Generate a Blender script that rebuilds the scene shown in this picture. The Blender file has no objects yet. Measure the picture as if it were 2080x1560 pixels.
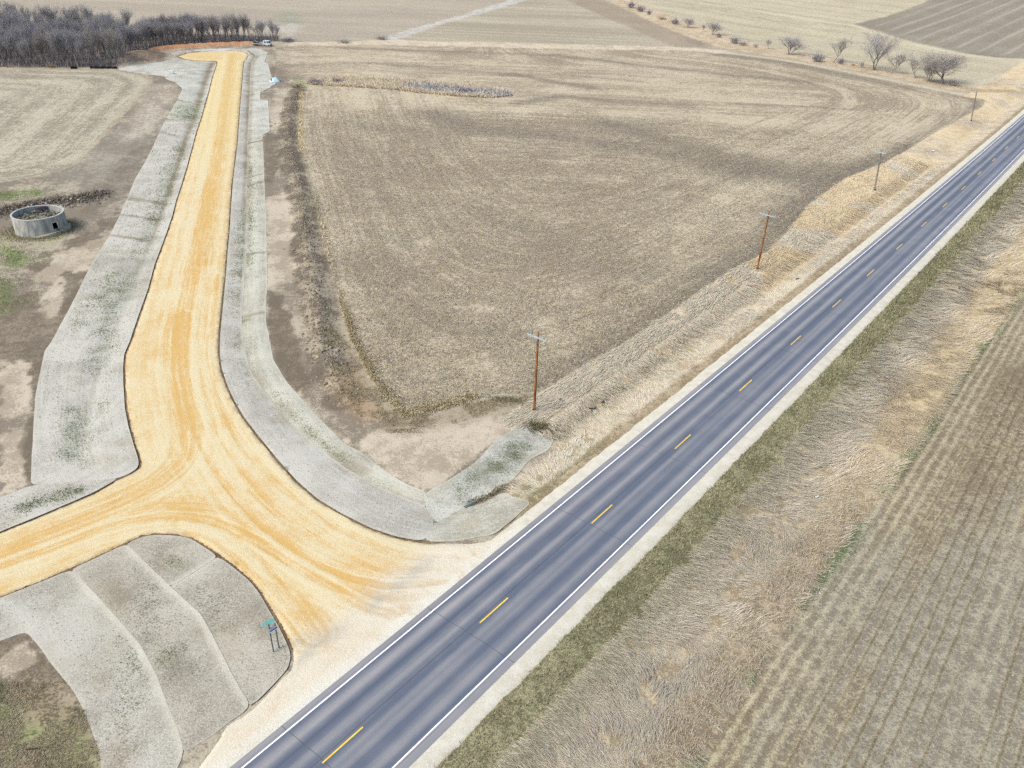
import bpy, math, random
import numpy as np
from mathutils import Matrix, Vector
from mathutils.geometry import delaunay_2d_cdt

SC = bpy.context.scene
COL = SC.collection
rng = np.random.default_rng(7)
random.seed(7)

# ------------------------------------------------------------------ camera
F_PX, PITCH, ROLL, CAM_H = 1619.4, math.radians(30.628), math.radians(1.8036), 46.98
fw = np.array([0, math.cos(PITCH), -math.sin(PITCH)])
rt0 = np.array([1.0, 0, 0]); up0 = np.cross(rt0, fw)
RT = math.cos(ROLL) * rt0 + math.sin(ROLL) * up0
UP = -math.sin(ROLL) * rt0 + math.cos(ROLL) * up0
cam_d = bpy.data.cameras.new('drone_camera')
cam = bpy.data.objects.new('drone_camera', cam_d); COL.objects.link(cam)
cam_d.sensor_width = 36.0; cam_d.lens = F_PX / 2080 * 36.0
cam_d.clip_start = 0.5; cam_d.clip_end = 20000
m = Matrix(((RT[0], UP[0], -fw[0], 0), (RT[1], UP[1], -fw[1], 0), (RT[2], UP[2], -fw[2], CAM_H), (0, 0, 0, 1)))
cam.matrix_world = m
SC.camera = cam

# ------------------------------------------------------------------ light
SUN_EL, SUN_AZ = math.radians(48), math.radians(238)      # azimuth clockwise from +Y
w = bpy.data.worlds.new('World'); SC.world = w; w.use_nodes = True
nt = w.node_tree; nt.nodes.clear()
sky = nt.nodes.new('ShaderNodeTexSky'); sky.sky_type = 'NISHITA'; sky.sun_disc = False
sky.sun_elevation = SUN_EL; sky.sun_rotation = SUN_AZ
sky.air_density = 1.0; sky.dust_density = 4.0; sky.ozone_density = 1.0; sky.altitude = 300
bg = nt.nodes.new('ShaderNodeBackground'); bg.inputs['Strength'].default_value = 0.12
wo = nt.nodes.new('ShaderNodeOutputWorld')
nt.links.new(sky.outputs[0], bg.inputs[0]); nt.links.new(bg.outputs[0], wo.inputs[0])
sd_ = bpy.data.lights.new('sun', 'SUN'); sd_.energy = 1.4; sd_.angle = math.radians(24); sd_.color = (1.0, 0.93, 0.84)
sun = bpy.data.objects.new('sun', sd_); COL.objects.link(sun)
sdir = Vector((math.sin(SUN_AZ) * math.cos(SUN_EL), math.cos(SUN_AZ) * math.cos(SUN_EL), math.sin(SUN_EL)))
sun.rotation_euler = sdir.to_track_quat('Z', 'Y').to_euler()
SC.view_settings.view_transform = 'Standard'; SC.view_settings.look = 'None'
SC.view_settings.gamma = 1.0; SC.view_settings.use_curve_mapping = False
SC.view_settings.exposure = 1.15
SC.cycles.use_denoising = False

# ------------------------------------------------------------------ colour helper
GAIN = np.array([1.74, 1.66, 1.74])          # scene brightness of a white surface
def lin(c):
    c = np.asarray(c, float) / 255.0
    return np.where(c <= 0.04045, c / 12.92, ((c + 0.055) / 1.055) ** 2.4)
def P(r, g, b):
    """albedo of a surface that reads as this colour in daylight"""
    return np.clip(lin((r, g, b)) / GAIN, 0.01, 0.85)

# ------------------------------------------------------------------ noise
def _h(ix, iy, seed):
    n = (ix.astype(np.int64) * 374761393 + iy.astype(np.int64) * 668265263 + seed * 1442695041) & 0xFFFFFFFF
    n = ((n ^ (n >> 13)) * 1274126177) & 0xFFFFFFFF
    n = n ^ (n >> 16)
    return (n & 0xFFFF) / 65535.0
def vn(x, y, seed=0):
    x = np.asarray(x, float); y = np.asarray(y, float)
    ix = np.floor(x); iy = np.floor(y); fx = x - ix; fy = y - iy
    fx = fx * fx * (3 - 2 * fx); fy = fy * fy * (3 - 2 * fy)
    ix = ix.astype(np.int64); iy = iy.astype(np.int64)
    a = _h(ix, iy, seed); b = _h(ix + 1, iy, seed); c = _h(ix, iy + 1, seed); d = _h(ix + 1, iy + 1, seed)
    return (a + (b - a) * fx) * (1 - fy) + (c + (d - c) * fx) * fy
def fbm(x, y, scale=1.0, oct=4, seed=0, gain=0.5):
    """0..1, centred on .5; scale = size of the largest feature in metres"""
    s = np.zeros(np.broadcast(x, y).shape); a = 1.0; t = 0.0; f = 1.0 / scale
    for o in range(oct):
        s = s + a * vn(x * f + 17.3 * o, y * f - 9.1 * o, seed + o * 31); t += a; a *= gain; f *= 2.03
    return s / t
def sst(a, b, x):
    t = np.clip((x - a) / (b - a), 0, 1); return t * t * (3 - 2 * t)

# ------------------------------------------------------------------ photo measurements to ground
def flat(q):
    q = np.atleast_2d(np.asarray(q, float))
    d = F_PX * fw + np.outer(q[:, 0] - 1040, RT) + np.outer(780 - q[:, 1], UP)
    t = -CAM_H / d[:, 2]
    return d[:, :2] * t[:, None]

HW0 = np.array([-11.4007, 31.0311]); HU = np.array([0.6131, 0.79]); HU = HU / np.linalg.norm(HU); HN = np.array([HU[1], -HU[0]])
def bow(s):                                     # the highway's very slight curve
    return 0.25 - 0.25 * ((s - 85) / 85.0) ** 2 * 0.9
def sd_hw(x, y):
    s = (x - HW0[0]) * HU[0] + (y - HW0[1]) * HU[1]
    d = (x - HW0[0]) * HN[0] + (y - HW0[1]) * HN[1]
    return s, d - bow(np.clip(s, -60, 300))
def hw_xy(s, d):
    dd = d + bow(np.clip(s, -60, 300))
    return HW0[0] + HU[0] * s + HN[0] * dd, HW0[1] + HU[1] * s + HN[1] * dd

def pdist(line, X, Y, pad=None, chunk=200000):
    """distance to an open polyline (and the index parameter of the nearest point)"""
    line = np.asarray(line, float); X = np.asarray(X, float); Y = np.asarray(Y, float); shp = X.shape
    X = X.ravel(); Y = Y.ravel()
    out = np.full(X.shape, 1e6)
    if pad is not None:
        sel = np.nonzero((X > line[:, 0].min() - pad) & (X < line[:, 0].max() + pad) & (Y > line[:, 1].min() - pad) & (Y < line[:, 1].max() + pad))[0]
    else: sel = np.arange(len(X))
    xs = X[sel]; ys = Y[sel]; best = np.full(xs.shape, 1e12)
    for a, b in zip(line[:-1], line[1:]):
        ab = b - a; L2 = max(ab @ ab, 1e-9)
        t = np.clip(((xs - a[0]) * ab[0] + (ys - a[1]) * ab[1]) / L2, 0, 1)
        best = np.minimum(best, (xs - a[0] - t * ab[0]) ** 2 + (ys - a[1] - t * ab[1]) ** 2)
    out[sel] = np.sqrt(best)
    return out.reshape(shp)
def inside(poly, X, Y):
    c = np.zeros(X.shape, bool); n = len(poly)
    for i in range(n):
        x1, y1 = poly[i]; x2, y2 = poly[(i + 1) % n]
        if y1 == y2: continue
        cond = ((y1 > Y) != (y2 > Y)) & (X < (x2 - x1) * (Y - y1) / (y2 - y1) + x1)
        c ^= cond
    return c
def sdist(poly, X, Y, pad=6.0):
    """signed distance, positive inside; -pad or less outside the padded box"""
    poly = np.asarray(poly, float); X = np.asarray(X, float); Y = np.asarray(Y, float); shp = X.shape
    Xr = X.ravel(); Yr = Y.ravel(); out = np.full(Xr.shape, -pad * 1.0)
    sel = np.nonzero((Xr > poly[:, 0].min() - pad) & (Xr < poly[:, 0].max() + pad) & (Yr > poly[:, 1].min() - pad) & (Yr < poly[:, 1].max() + pad))[0]
    if len(sel):
        xs = Xr[sel]; ys = Yr[sel]
        d = pdist(np.vstack([poly, poly[:1]]), xs, ys)
        out[sel] = np.where(inside(poly, xs, ys), d, -d)
    return out.reshape(shp)

def smooth_line(pts, step=2.0, closed=False):
    """Catmull-Rom through the points, resampled"""
    p = np.asarray(pts, float); n = len(p); out = []
    rngi = range(n if closed else n - 1)
    for i in rngi:
        if closed: a, b, c, d = p[(i - 1) % n], p[i], p[(i + 1) % n], p[(i + 2) % n]
        else: a, b, c, d = p[max(i - 1, 0)], p[i], p[i + 1], p[min(i + 2, n - 1)]
        L = np.linalg.norm(c - b); k = max(1, int(L / step))
        for t in np.linspace(0, 1, k, endpoint=False):
            q = 0.5 * ((2 * b) + (-a + c) * t + (2 * a - 5 * b + 4 * c - d) * t * t + (-a + 3 * b - 3 * c + d) * t ** 3)
            l = b + (c - b) * t
            out.append(0.75 * q + 0.25 * l)
    if not closed: out.append(p[-1])
    return np.array(out)

# ditch and bank lines
WEST_DITCH = flat([(434, 126), (425, 138), (417, 161), (408, 191), (400, 218), (391, 246), (378, 276), (366, 320), (350, 366), (338, 403), (328, 428), (319, 455), (298, 506), (280, 550), (258, 610), (225, 680), (205, 740), (185, 800), (170, 870), (165, 930)])
EAST_DITCH = flat([(521, 112), (510, 126), (507, 149), (507, 184), (505, 218), (504, 246), (502, 288), (500, 357), (497, 391), (500, 440), (498, 500), (493, 560), (490, 610), (487, 660), (492, 710), (510, 760), (545, 810), (590, 860), (640, 905), (700, 950), (760, 985), (830, 1015), (900, 1040)])
BERM = flat([(604, 182), (594, 200), (588, 235), (585, 262), (584, 290), (590, 330), (600, 362), (610, 400), (617, 440), (622, 480), (628, 530), (636, 575), (643, 615), (650, 660), (655, 695), (668, 740), (690, 785), (705, 810)])
BANK = flat([(316, 105), (343, 100), (390, 96.5), (432, 94), (480, 92.5), (510, 91.5)])
MOUND = flat([(283, 118)])[0]
DEBRIS = flat([(-20, 440), (40, 425), (100, 412), (160, 408), (200, 395)])

def terrain(x, y):
    x = np.asarray(x, float); y = np.asarray(y, float)
    s, d = sd_hw(x, y)
    z = np.zeros(np.broadcast(x, y).shape)
    fade = 1 - sst(330, 420, s)
    nearinter = sst(-24, -4, s) * (1 - sst(14, 30, s))                # gravel entrance fills the left ditch
    z = z - 0.95 * np.exp(-((d - 13.2) / 3.6) ** 2) * fade
    z = z - 0.85 * np.exp(-((d + 10.8) / 2.6) ** 2) * fade * (1 - nearinter) * sst(-30, -10, s + 0 * d)
    z = z + 0.10 * np.clip(1 - (d / 4.6) ** 2, -0.4, 1) * fade
    # creek valley and hills far away, right side
    g = (x * 0.55 + (y - 330))                                       # grows to the far right
    z = z + 11.0 * sst(60, 420, x - 120 + (y - 300) * 0.55) * sst(250, 420, y)
    z = z + 5.0 * sst(420, 760, y) * (1 - sst(0, 260, x))
    z = z + 0.7 * (fbm(x, y, 70, 2, 5) - 0.5) * sst(60, 160, np.hypot(x, y) * 1.0) * sst(8, 40, np.abs(d))
    return z
def shape_details(x, y):
    """banks, ditches and heaps that ride on the terrain"""
    z = np.zeros(np.broadcast(x, y).shape)
    dw = pdist(WEST_DITCH, x, y, 8); z = z - 0.20 * np.exp(-(dw / 1.5) ** 2)
    de = pdist(EAST_DITCH, x, y, 8); z = z - 0.22 * np.exp(-(de / 1.5) ** 2)
    return z
def TS(x, y): return terrain(x, y) + shape_details(x, y)
def lumps(x, y):
    """spoil and clods on bare ground (not under laid surfaces)"""
    z = np.zeros(np.broadcast(x, y).shape)
    db = pdist(BERM, x, y, 8)
    z = z + 0.50 * np.exp(-(db / 1.6) ** 2) * (0.35 + 1.3 * fbm(x, y, 1.7, 3, 71))
    z = z + 1.5 * np.exp(-(pdist(BANK, x, y, 15) / 2.6) ** 2)
    dm = np.hypot((x - MOUND[0]) / 7.0, (y - MOUND[1]) / 9.0); z = z + 2.4 * np.exp(-dm ** 2) * (0.6 + 0.8 * fbm(x, y, 4, 3, 9))
    dd = pdist(DEBRIS, x, y, 10); z = z + 0.5 * np.exp(-(dd / 1.8) ** 2) * (0.3 + 1.4 * fbm(x, y, 1.5, 3, 77))
    return z
def px(q):
    """ground point seen at a photo pixel, following the terrain"""
    q = np.atleast_2d(np.asarray(q, float))
    d = F_PX * fw + np.outer(q[:, 0] - 1040, RT) + np.outer(780 - q[:, 1], UP)
    z = np.zeros(len(q))
    for _ in range(40):
        t = (z - CAM_H) / d[:, 2]
        x = d[:, 0] * t; y = d[:, 1] * t
        z = 0.5 * z + 0.5 * terrain(x, y)
    return np.c_[x, y]
def px1(x, y):
    return px([(x, y)])[0]
def project(pt):
    v = np.asarray(pt, float) - np.array([0, 0, CAM_H]); k = v @ fw
    return np.array([1040 + F_PX * (v @ RT) / k, 780 - F_PX * (v @ UP) / k])
def height_for(base, hpx):
    """height in metres that spans hpx photo pixels above a ground point"""
    z0 = float(TS(base[0], base[1])); p0 = project((base[0], base[1], z0)); p1 = project((base[0], base[1], z0 + 1.0))
    return hpx / max(abs(p0[1] - p1[1]), 1e-3)
def width_for(base, wpx):
    z0 = float(TS(base[0], base[1])); r = np.linalg.norm(np.array([base[0], base[1], z0 - CAM_H])); return wpx * r / F_PX

# ------------------------------------------------------------------ outlines (photo measurements -> metres)
GR_PX = [(360, 114.6), (380, 108.5), (408, 105.4), (435, 103.6), (465, 103), (485, 104), (497.6, 105.8), (504, 110), (502, 117), (495, 126), (493, 140), (491, 165), (489, 190), (486, 220), (484, 250), (481, 290), (476, 330), (471, 370), (467, 420), (464, 470), (460, 510), (456, 560), (452, 600), (448, 640), (444, 680), (443, 720), (447, 750), (457, 780), (471, 812), (491, 847), (521, 886), (560, 934), (600, 979), (640, 1014), (690, 1045), (750, 1075), (800, 1092), (850, 1101), (880, 1105), (905, 1103), (950, 1104), (1000, 1098), (1035, 1078)]
GR_PX_W = [(596, 1341), (595.8, 1323), (585, 1298), (570.7, 1269), (549, 1233), (531, 1201), (509.7, 1176), (470, 1143.6), (430.7, 1116.7), (387.7, 1090), (352, 1085), (316, 1083.3), (287, 1088), (244, 1107.7), (179.5, 1138), (125.6, 1161.5), (64.6, 1186.6), (0, 1211.8), (-150, 1275), (-260, 1322), (-260, 1195), (-150, 1143), (0, 1083), (69, 1055), (138.5, 1025.7), (194, 1001.5), (235.5, 978), (270, 962), (285.7, 951), (287, 940), (285.7, 932), (277, 906), (265, 864.7), (258, 830), (254.5, 774.7), (254, 745), (256, 719), (266.6, 695), (286, 637), (304, 586), (317.4, 535.5), (331, 500), (342.8, 467), (353.4, 435), (359, 410), (370.7, 375), (382.3, 336), (391.5, 301.5), (400.7, 267), (410, 239), (417, 213.8), (425, 186), (430.7, 160.8), (440, 133), (441, 124), (425, 123.5), (396, 122.7), (375, 119.5)]
# the apron meets the highway pavement 4.25 m left of the centre line
_e = np.array([hw_xy(s, -4.02) for s in np.linspace(27.0, -9.0, 19)])
GRAVEL = np.vstack([px(GR_PX), _e, px([(460, 1476), (503, 1449), (538, 1416), (589, 1362)]), px(GR_PX_W)])

# ------------------------------------------------------------------ scene helpers
def tag(o, label=None, cat=None, group=None, kind=None):
    if label: o['label'] = label
    if cat: o['category'] = cat
    if group: o['group'] = group
    if kind: o['kind'] = kind
    return o
def empty(name, loc, rz=0.0):
    o = bpy.data.objects.new(name, None); COL.objects.link(o); o.location = loc; o.rotation_euler = (0, 0, rz)
    o.empty_display_size = 0.2
    return o
def mesh_np(name, V, Fa, mat, parent=None, attrs=None, smooth=False, Fb=None):
    """V (n,3); Fa (m,3) or (m,4) int; Fb an optional second face array of another size"""
    me = bpy.data.meshes.new(name)
    V = np.asarray(V, np.float32); me.vertices.add(len(V)); me.vertices.foreach_set('co', V.ravel())
    fs = [np.asarray(Fa, np.int32)] + ([np.asarray(Fb, np.int32)] if Fb is not None and len(Fb) else [])
    loops = np.concatenate([f.ravel() for f in fs]); tot = np.concatenate([np.full(len(f), f.shape[1], np.int32) for f in fs])
    st = np.concatenate([[0], np.cumsum(tot)[:-1]]).astype(np.int32)
    me.loops.add(len(loops)); me.loops.foreach_set('vertex_index', loops)
    me.polygons.add(len(tot)); me.polygons.foreach_set('loop_start', st)
    try: me.polygons.foreach_set('loop_total', tot)
    except Exception: pass
    me.update(calc_edges=True)
    if smooth: me.polygons.foreach_set('use_smooth', np.ones(len(tot), bool))
    for k, v in (attrs or {}).items():
        v = np.asarray(v, np.float32)
        if v.ndim == 2:
            a = me.attributes.new(k, 'FLOAT_COLOR', 'POINT'); a.data.foreach_set('color', np.c_[v, np.ones(len(v))].astype(np.float32).ravel())
        else:
            a = me.attributes.new(k, 'FLOAT', 'POINT'); a.data.foreach_set('value', v)
    if mat: me.materials.append(mat)
    o = bpy.data.objects.new(name, me); COL.objects.link(o)
    if parent: o.parent = parent
    return o

class MB:
    """collects simple solids; build() links them as one mesh object"""
    def __init__(s): s.v = []; s.f = []
    def add(s, V, Fs):
        b = len(s.v); s.v += [tuple(map(float, p)) for p in V]; s.f += [tuple(int(i) + b for i in f) for f in Fs]
    def box(s, c, size, rz=0.0, M=None, taper=1.0):
        hx, hy, hz = [k / 2 for k in size]; V = []
        for z, t in ((-hz, 1), (hz, taper)):
            for x, y in ((-hx, -hy), (hx, -hy), (hx, hy), (-hx, hy)):
                V.append(Vector((x * t, y * t, z)))
        R = Matrix.Rotation(rz, 3, 'Z') if M is None else M
        V = [R @ v + Vector(c) for v in V]
        s.add(V, [(3, 2, 1, 0), (4, 5, 6, 7), (0, 1, 5, 4), (1, 2, 6, 5), (2, 3, 7, 6), (3, 0, 4, 7)])
    def tube(s, a, b, r0, r1=None, n=8, cap=True):
        r1 = r0 if r1 is None else r1; a = Vector(a); b = Vector(b); d = (b - a).normalized()
        u = d.orthogonal().normalized(); w_ = d.cross(u); V = []
        for p, r in ((a, r0), (b, r1)):
            for i in range(n):
                t = 2 * math.pi * i / n; V.append(p + u * math.cos(t) * r + w_ * math.sin(t) * r)
        Fs = [(i, (i + 1) % n, n + (i + 1) % n, n + i) for i in range(n)]
        if cap: Fs += [tuple(range(n - 1, -1, -1)), tuple(range(n, 2 * n))]
        s.add(V, Fs)
    def build(s, name, mat, parent=None, smooth=False):
        me = bpy.data.meshes.new(name); me.from_pydata(s.v, [], s.f); me.update()
        if smooth:
            for p in me.polygons: p.use_smooth = True
        me.materials.append(mat)
        o = bpy.data.objects.new(name, me); COL.objects.link(o)
        if parent: o.parent = parent
        return o

# ------------------------------------------------------------------ materials
def N(nt, typ, **kw):
    n = nt.nodes.new(typ)
    for k, v in kw.items(): setattr(n, k, v)
    return n
def new_mat(name):
    mt = bpy.data.materials.new(name); mt.use_nodes = True; nt = mt.node_tree; nt.nodes.clear()
    out = N(nt, 'ShaderNodeOutputMaterial'); b = N(nt, 'ShaderNodeBsdfPrincipled')
    nt.links.new(b.outputs[0], out.inputs[0]); b.inputs['Roughness'].default_value = 0.9
    b.inputs['Specular IOR Level'].default_value = 0.2
    return mt, nt, b
def math_(nt, op, a, b=None, c=None):
    n = N(nt, 'ShaderNodeMath', operation=op)
    for i, v in enumerate((a, b, c)):
        if v is None: continue
        if isinstance(v, (int, float)): n.inputs[i].default_value = v
        else: nt.links.new(v, n.inputs[i])
    return n.outputs[0]
def noise(nt, vec, scale, detail=3.0, rough=0.55, dist=0.0):
    n = N(nt, 'ShaderNodeTexNoise'); n.inputs['Scale'].default_value = scale; n.inputs['Detail'].default_value = detail
    n.inputs['Roughness'].default_value = rough; n.inputs['Distortion'].default_value = dist
    nt.links.new(vec, n.inputs['Vector']); return n.outputs[0]
def attr(nt, name, kind='Fac'):
    n = N(nt, 'ShaderNodeAttribute', attribute_name=name); return n.outputs[kind]
def mapping(nt, vec, sc):
    n = N(nt, 'ShaderNodeMapping'); n.inputs['Scale'].default_value = sc; nt.links.new(vec, n.inputs['Vector']); return n.outputs[0]

def surface_mat(name, fine=9.0, mid=1.6, big=0.22, streak=0.0, streak_scale=2.2, edge=0.30, bump=0.5, bumpd=0.05, rough=0.95, gr=1.0, amp=1.0, farn=0.6, midn=1.1):
    """two colours (ColA under, ColB on top) mixed by a coverage value and noise; rowc is a distance across rows or tracks"""
    mt, nt, b = new_mat(name)
    geo = N(nt, 'ShaderNodeNewGeometry'); pos = geo.outputs['Position']
    nf = noise(nt, pos, fine, 2.0, 0.6); nm = noise(nt, pos, mid, 4.0, 0.75); nb = noise(nt, pos, big, 9.0, 0.82)
    v = attr(nt, 'cov')
    v = math_(nt, 'ADD', v, math_(nt, 'MULTIPLY', math_(nt, 'SUBTRACT', nf, 0.5), 2.1 * amp))
    v = math_(nt, 'ADD', v, math_(nt, 'MULTIPLY', math_(nt, 'SUBTRACT', nm, 0.5), midn * amp))
    v = math_(nt, 'ADD', v, math_(nt, 'MULTIPLY', math_(nt, 'SUBTRACT', nb, 0.5), farn * amp))
    # rows / wheel streaks
    cmb = N(nt, 'ShaderNodeCombineXYZ'); nt.links.new(math_(nt, 'MULTIPLY', attr(nt, 'rowc'), 1.0), cmb.inputs[0])
    sep = N(nt, 'ShaderNodeSeparateXYZ'); nt.links.new(pos, sep.inputs[0])
    nt.links.new(math_(nt, 'MULTIPLY', sep.outputs[1], 0.035), cmb.inputs[1]); nt.links.new(math_(nt, 'MULTIPLY', sep.outputs[0], 0.035), cmb.inputs[2])
    ns = noise(nt, cmb.outputs[0], streak_scale, 3.0, 0.7)
    v = math_(nt, 'ADD', v, math_(nt, 'MULTIPLY', math_(nt, 'SUBTRACT', ns, 0.5), math_(nt, 'MULTIPLY', attr(nt, 'rowa'), 2.6)))
    mr = N(nt, 'ShaderNodeMapRange', interpolation_type='SMOOTHSTEP'); nt.links.new(v, mr.inputs[0])
    mr.inputs[1].default_value = 0.5 - edge; mr.inputs[2].default_value = 0.5 + edge
    mx = N(nt, 'ShaderNodeMix', data_type='RGBA'); nt.links.new(mr.outputs[0], mx.inputs['Factor'])
    nt.links.new(attr(nt, 'ColA', 'Color'), mx.inputs['A']); nt.links.new(attr(nt, 'ColB', 'Color'), mx.inputs['B'])
    # grain
    vor = N(nt, 'ShaderNodeTexNoise'); vor.inputs['Scale'].default_value = fine * 2.3; vor.inputs['Detail'].default_value = 1.0
    nt.links.new(pos, vor.inputs['Vector'])
    g = math_(nt, 'ADD', 1.0, math_(nt, 'MULTIPLY', attr(nt, 'grain'), math_(nt, 'MULTIPLY', math_(nt, 'SUBTRACT', vor.outputs[0], 0.5), 2.2 * gr)))
    mul = N(nt, 'ShaderNodeVectorMath', operation='MULTIPLY'); nt.links.new(mx.outputs['Result'], mul.inputs[0])
    cg = N(nt, 'ShaderNodeCombineXYZ')
    for i in range(3): nt.links.new(g, cg.inputs[i])
    nt.links.new(cg.outputs[0], mul.inputs[1]); nt.links.new(mul.outputs[0], b.inputs['Base Color'])
    bp = N(nt, 'ShaderNodeBump'); bp.inputs['Strength'].default_value = bump; bp.inputs['Distance'].default_value = bumpd
    nt.links.new(math_(nt, 'ADD', nf, math_(nt, 'MULTIPLY', nm, 1.5)), bp.inputs['Height']); nt.links.new(bp.outputs[0], b.inputs['Normal'])
    b.inputs['Roughness'].default_value = rough
    return mt
def leaf_mat(name, rough=0.85, trans=0.0):
    mt, nt, b = new_mat(name)
    nt.links.new(attr(nt, 'ColA', 'Color'), b.inputs['Base Color']); b.inputs['Roughness'].default_value = rough
    return mt
def plain(name, col, rough=0.7, var=0.15, scale=6.0, col2=None, metal=0.0, zdark=None, bump=0.0, stretch=(1, 1, 1)):
    """one colour broken up by noise; col2 shows in patches"""
    mt, nt, b = new_mat(name)
    tc = N(nt, 'ShaderNodeTexCoord'); v = mapping(nt, tc.outputs['Object'], stretch)
    n1 = noise(nt, v, scale, 4.0, 0.6)
    rp = N(nt, 'ShaderNodeValToRGB'); nt.links.new(n1, rp.inputs[0])
    c = np.array(col); c2 = np.array(col2) if col2 is not None else c * (1 + var)
    rp.color_ramp.elements[0].position = 0.35; rp.color_ramp.elements[1].position = 0.65
    rp.color_ramp.elements[0].color = (*np.clip(c * (1 - var), 0, 1), 1); rp.color_ramp.elements[1].color = (*np.clip(c2, 0, 1), 1)
    nt.links.new(rp.outputs[0], b.inputs['Base Color'])
    b.inputs['Roughness'].default_value = rough; b.inputs['Metallic'].default_value = metal
    if bump:
        bp = N(nt, 'ShaderNodeBump'); bp.inputs['Strength'].default_value = bump; bp.inputs['Distance'].default_value = 0.02
        nt.links.new(n1, bp.inputs['Height']); nt.links.new(bp.outputs[0], b.inputs['Normal'])
    return mt

M_GROUND = surface_mat('field_soil_and_residue', fine=6.5, mid=1.7, big=0.55, farn=3.0, midn=2.4, edge=0.34, streak_scale=1.6, bump=0.6, bumpd=0.08)
M_DIRT = surface_mat('bare_construction_soil', fine=5.0, mid=1.0, big=0.45, farn=2.4, midn=2.0, streak_scale=1.2, bump=0.5, bumpd=0.05, edge=0.28, amp=0.8)
M_GRAVEL = surface_mat('yellow_crushed_gravel', fine=9.0, mid=2.5, big=0.5, farn=1.4, streak_scale=3.6, edge=0.44, bump=0.6, bumpd=0.04, amp=0.75)
M_MAT = surface_mat('straw_erosion_matting', fine=9.0, mid=3.0, big=0.4, streak_scale=4.0, edge=0.40, bump=0.5, bumpd=0.04, amp=0.9, farn=0.7)
M_GRASS = leaf_mat('dry_grass_blades'); M_STRAW = leaf_mat('corn_straw', 0.7); M_GREEN = leaf_mat('green_grass_blades')
M_CLOD = leaf_mat('soil_clods', 0.95)

# ------------------------------------------------------------------ ground zones
FIELD_C = px([(611, 186), (608, 250), (612, 320), (628, 370), (645, 430), (660, 500), (674, 550), (692, 625), (712, 690), (748, 760), (785, 812), (822, 850), (862, 842), (900, 832), (950, 817), (1000, 800), (1050, 800), (1105, 792)] +
    [(1200, 737), (1300, 680), (1400, 608), (1480, 553), (1560, 512), (1600, 472), (1650, 412), (1720, 362), (1800, 330), (1850, 301), (1900, 270), (1960, 236), (1998, 216), (2003, 203), (1960, 196), (1900, 184), (1826, 167), (1739, 150), (1653, 134), (1566, 120), (1480, 110), (1400, 103), (1250, 101), (1100, 99), (900, 94), (750, 91), (620, 92), (562, 96), (553, 112), (560, 135), (585, 160), (622, 172)])
FIELD_L = px([(-300, 150), (-60, 145), (60, 141), (150, 140), (240, 143), (285, 152), (310, 166), (300, 186), (268, 215), (238, 247), (205, 285), (165, 325), (128, 345), (89, 357), (40, 366), (0, 371), (-200, 372), (-400, 372)])
FIELD_L_EDGE = px([(-400, 372), (0, 371), (89, 357), (165, 325), (205, 285), (268, 215), (300, 186), (310, 166), (285, 152), (240, 143), (100, 140)])
SITE = px([(552, 92), (560, 96), (555, 125), (585, 160), (612, 186), (608, 250), (614, 330), (645, 430), (674, 550), (700, 660), (748, 760), (822, 852), (900, 832), (1000, 800), (1080, 796), (1108, 815), (1120, 850), (1140, 880), (1160, 905), (1100, 965), (1060, 1005), (1000, 1085), (600, 1360), (200, 1700), (-300, 1700), (-600, 1000), (-500, 372), (0, 371), (89, 357), (165, 325), (268, 215), (312, 160), (250, 143), (240, 138), (300, 105), (345, 98), (430, 90), (520, 88)])
WOODS = px([(-500, 138), (0, 137), (60, 138), (150, 138), (240, 137), (262, 122), (295, 103), (345, 96.5), (430, 91), (520, 87), (566, 84), (566, 74), (430, 70), (330, 66), (200, 52), (0, 38), (-500, 30)])
HEDGE = px([(1225, -8), (1262, 16), (1310, 38), (1360, 60), (1410, 80), (1460, 96), (1500, 104), (1566, 114), (1653, 128), (1739, 144), (1826, 160), (1900, 177), (1960, 189), (2080, 194), (2200, 200), (2200, 188), (2080, 186), (1990, 180), (1930, 166), (1830, 146), (1740, 128), (1650, 112), (1560, 93), (1500, 78), (1450, 62), (1390, 42), (1310, 12), (1270, -8)])
TILLED = px([(1140, -4), (1215, -4), (1240, 6), (1330, 38), (1395, 62), (1440, 80), (1462, 92), (1430, 98), (1385, 98), (1345, 86), (1280, 56), (1210, 26)])
DARKF = px([(1735, 49), (1790, 36), (1850, 16), (1905, -6), (2300, -60), (2300, 130), (2080, 119), (2020, 117), (1960, 108), (1850, 84), (1780, 62)])
WATERWAY = px([(622, 172), (640, 165), (665, 158), (700, 156), (760, 160), (840, 164), (920, 171), (1000, 179), (1042, 188), (1046, 195), (1000, 200), (930, 196), (860, 190), (780, 181), (700, 176)])
CREEK = px([(560, 92), (600, 86), (700, 84), (800, 80), (900, 84), (1100, 88), (1300, 92), (1420, 97), (1500, 105), (1480, 110), (1400, 103), (1250, 101), (1100, 99), (900, 94), (750, 91), (620, 93)])
STREAMER = px([(770, 82), (790, 72), (850, 54), (910, 38), (960, 22), (1020, 4), (1040, -4), (1085, -4), (1040, 10), (985, 26), (930, 40), (870, 60), (830, 74), (800, 83)])
TRACK = px([(1395, 99), (1440, 103), (1480, 108), (1566, 118), (1653, 132.5), (1739, 148.5), (1826, 166), (1912, 184), (1985, 196), (2080, 201), (2200, 206)])
BEANS = np.array([hw_xy(s, d) for s, d in [(-60, 18.0), (15, 18.2), (22, 18.3), (29, 18.2), (40, 18.5), (53, 18.7), (69, 19.1), (87, 18.7), (100, 19.6), (120, 19.7), (200, 20.0), (320, 22), (320, 300), (-60, 300)]])

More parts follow.
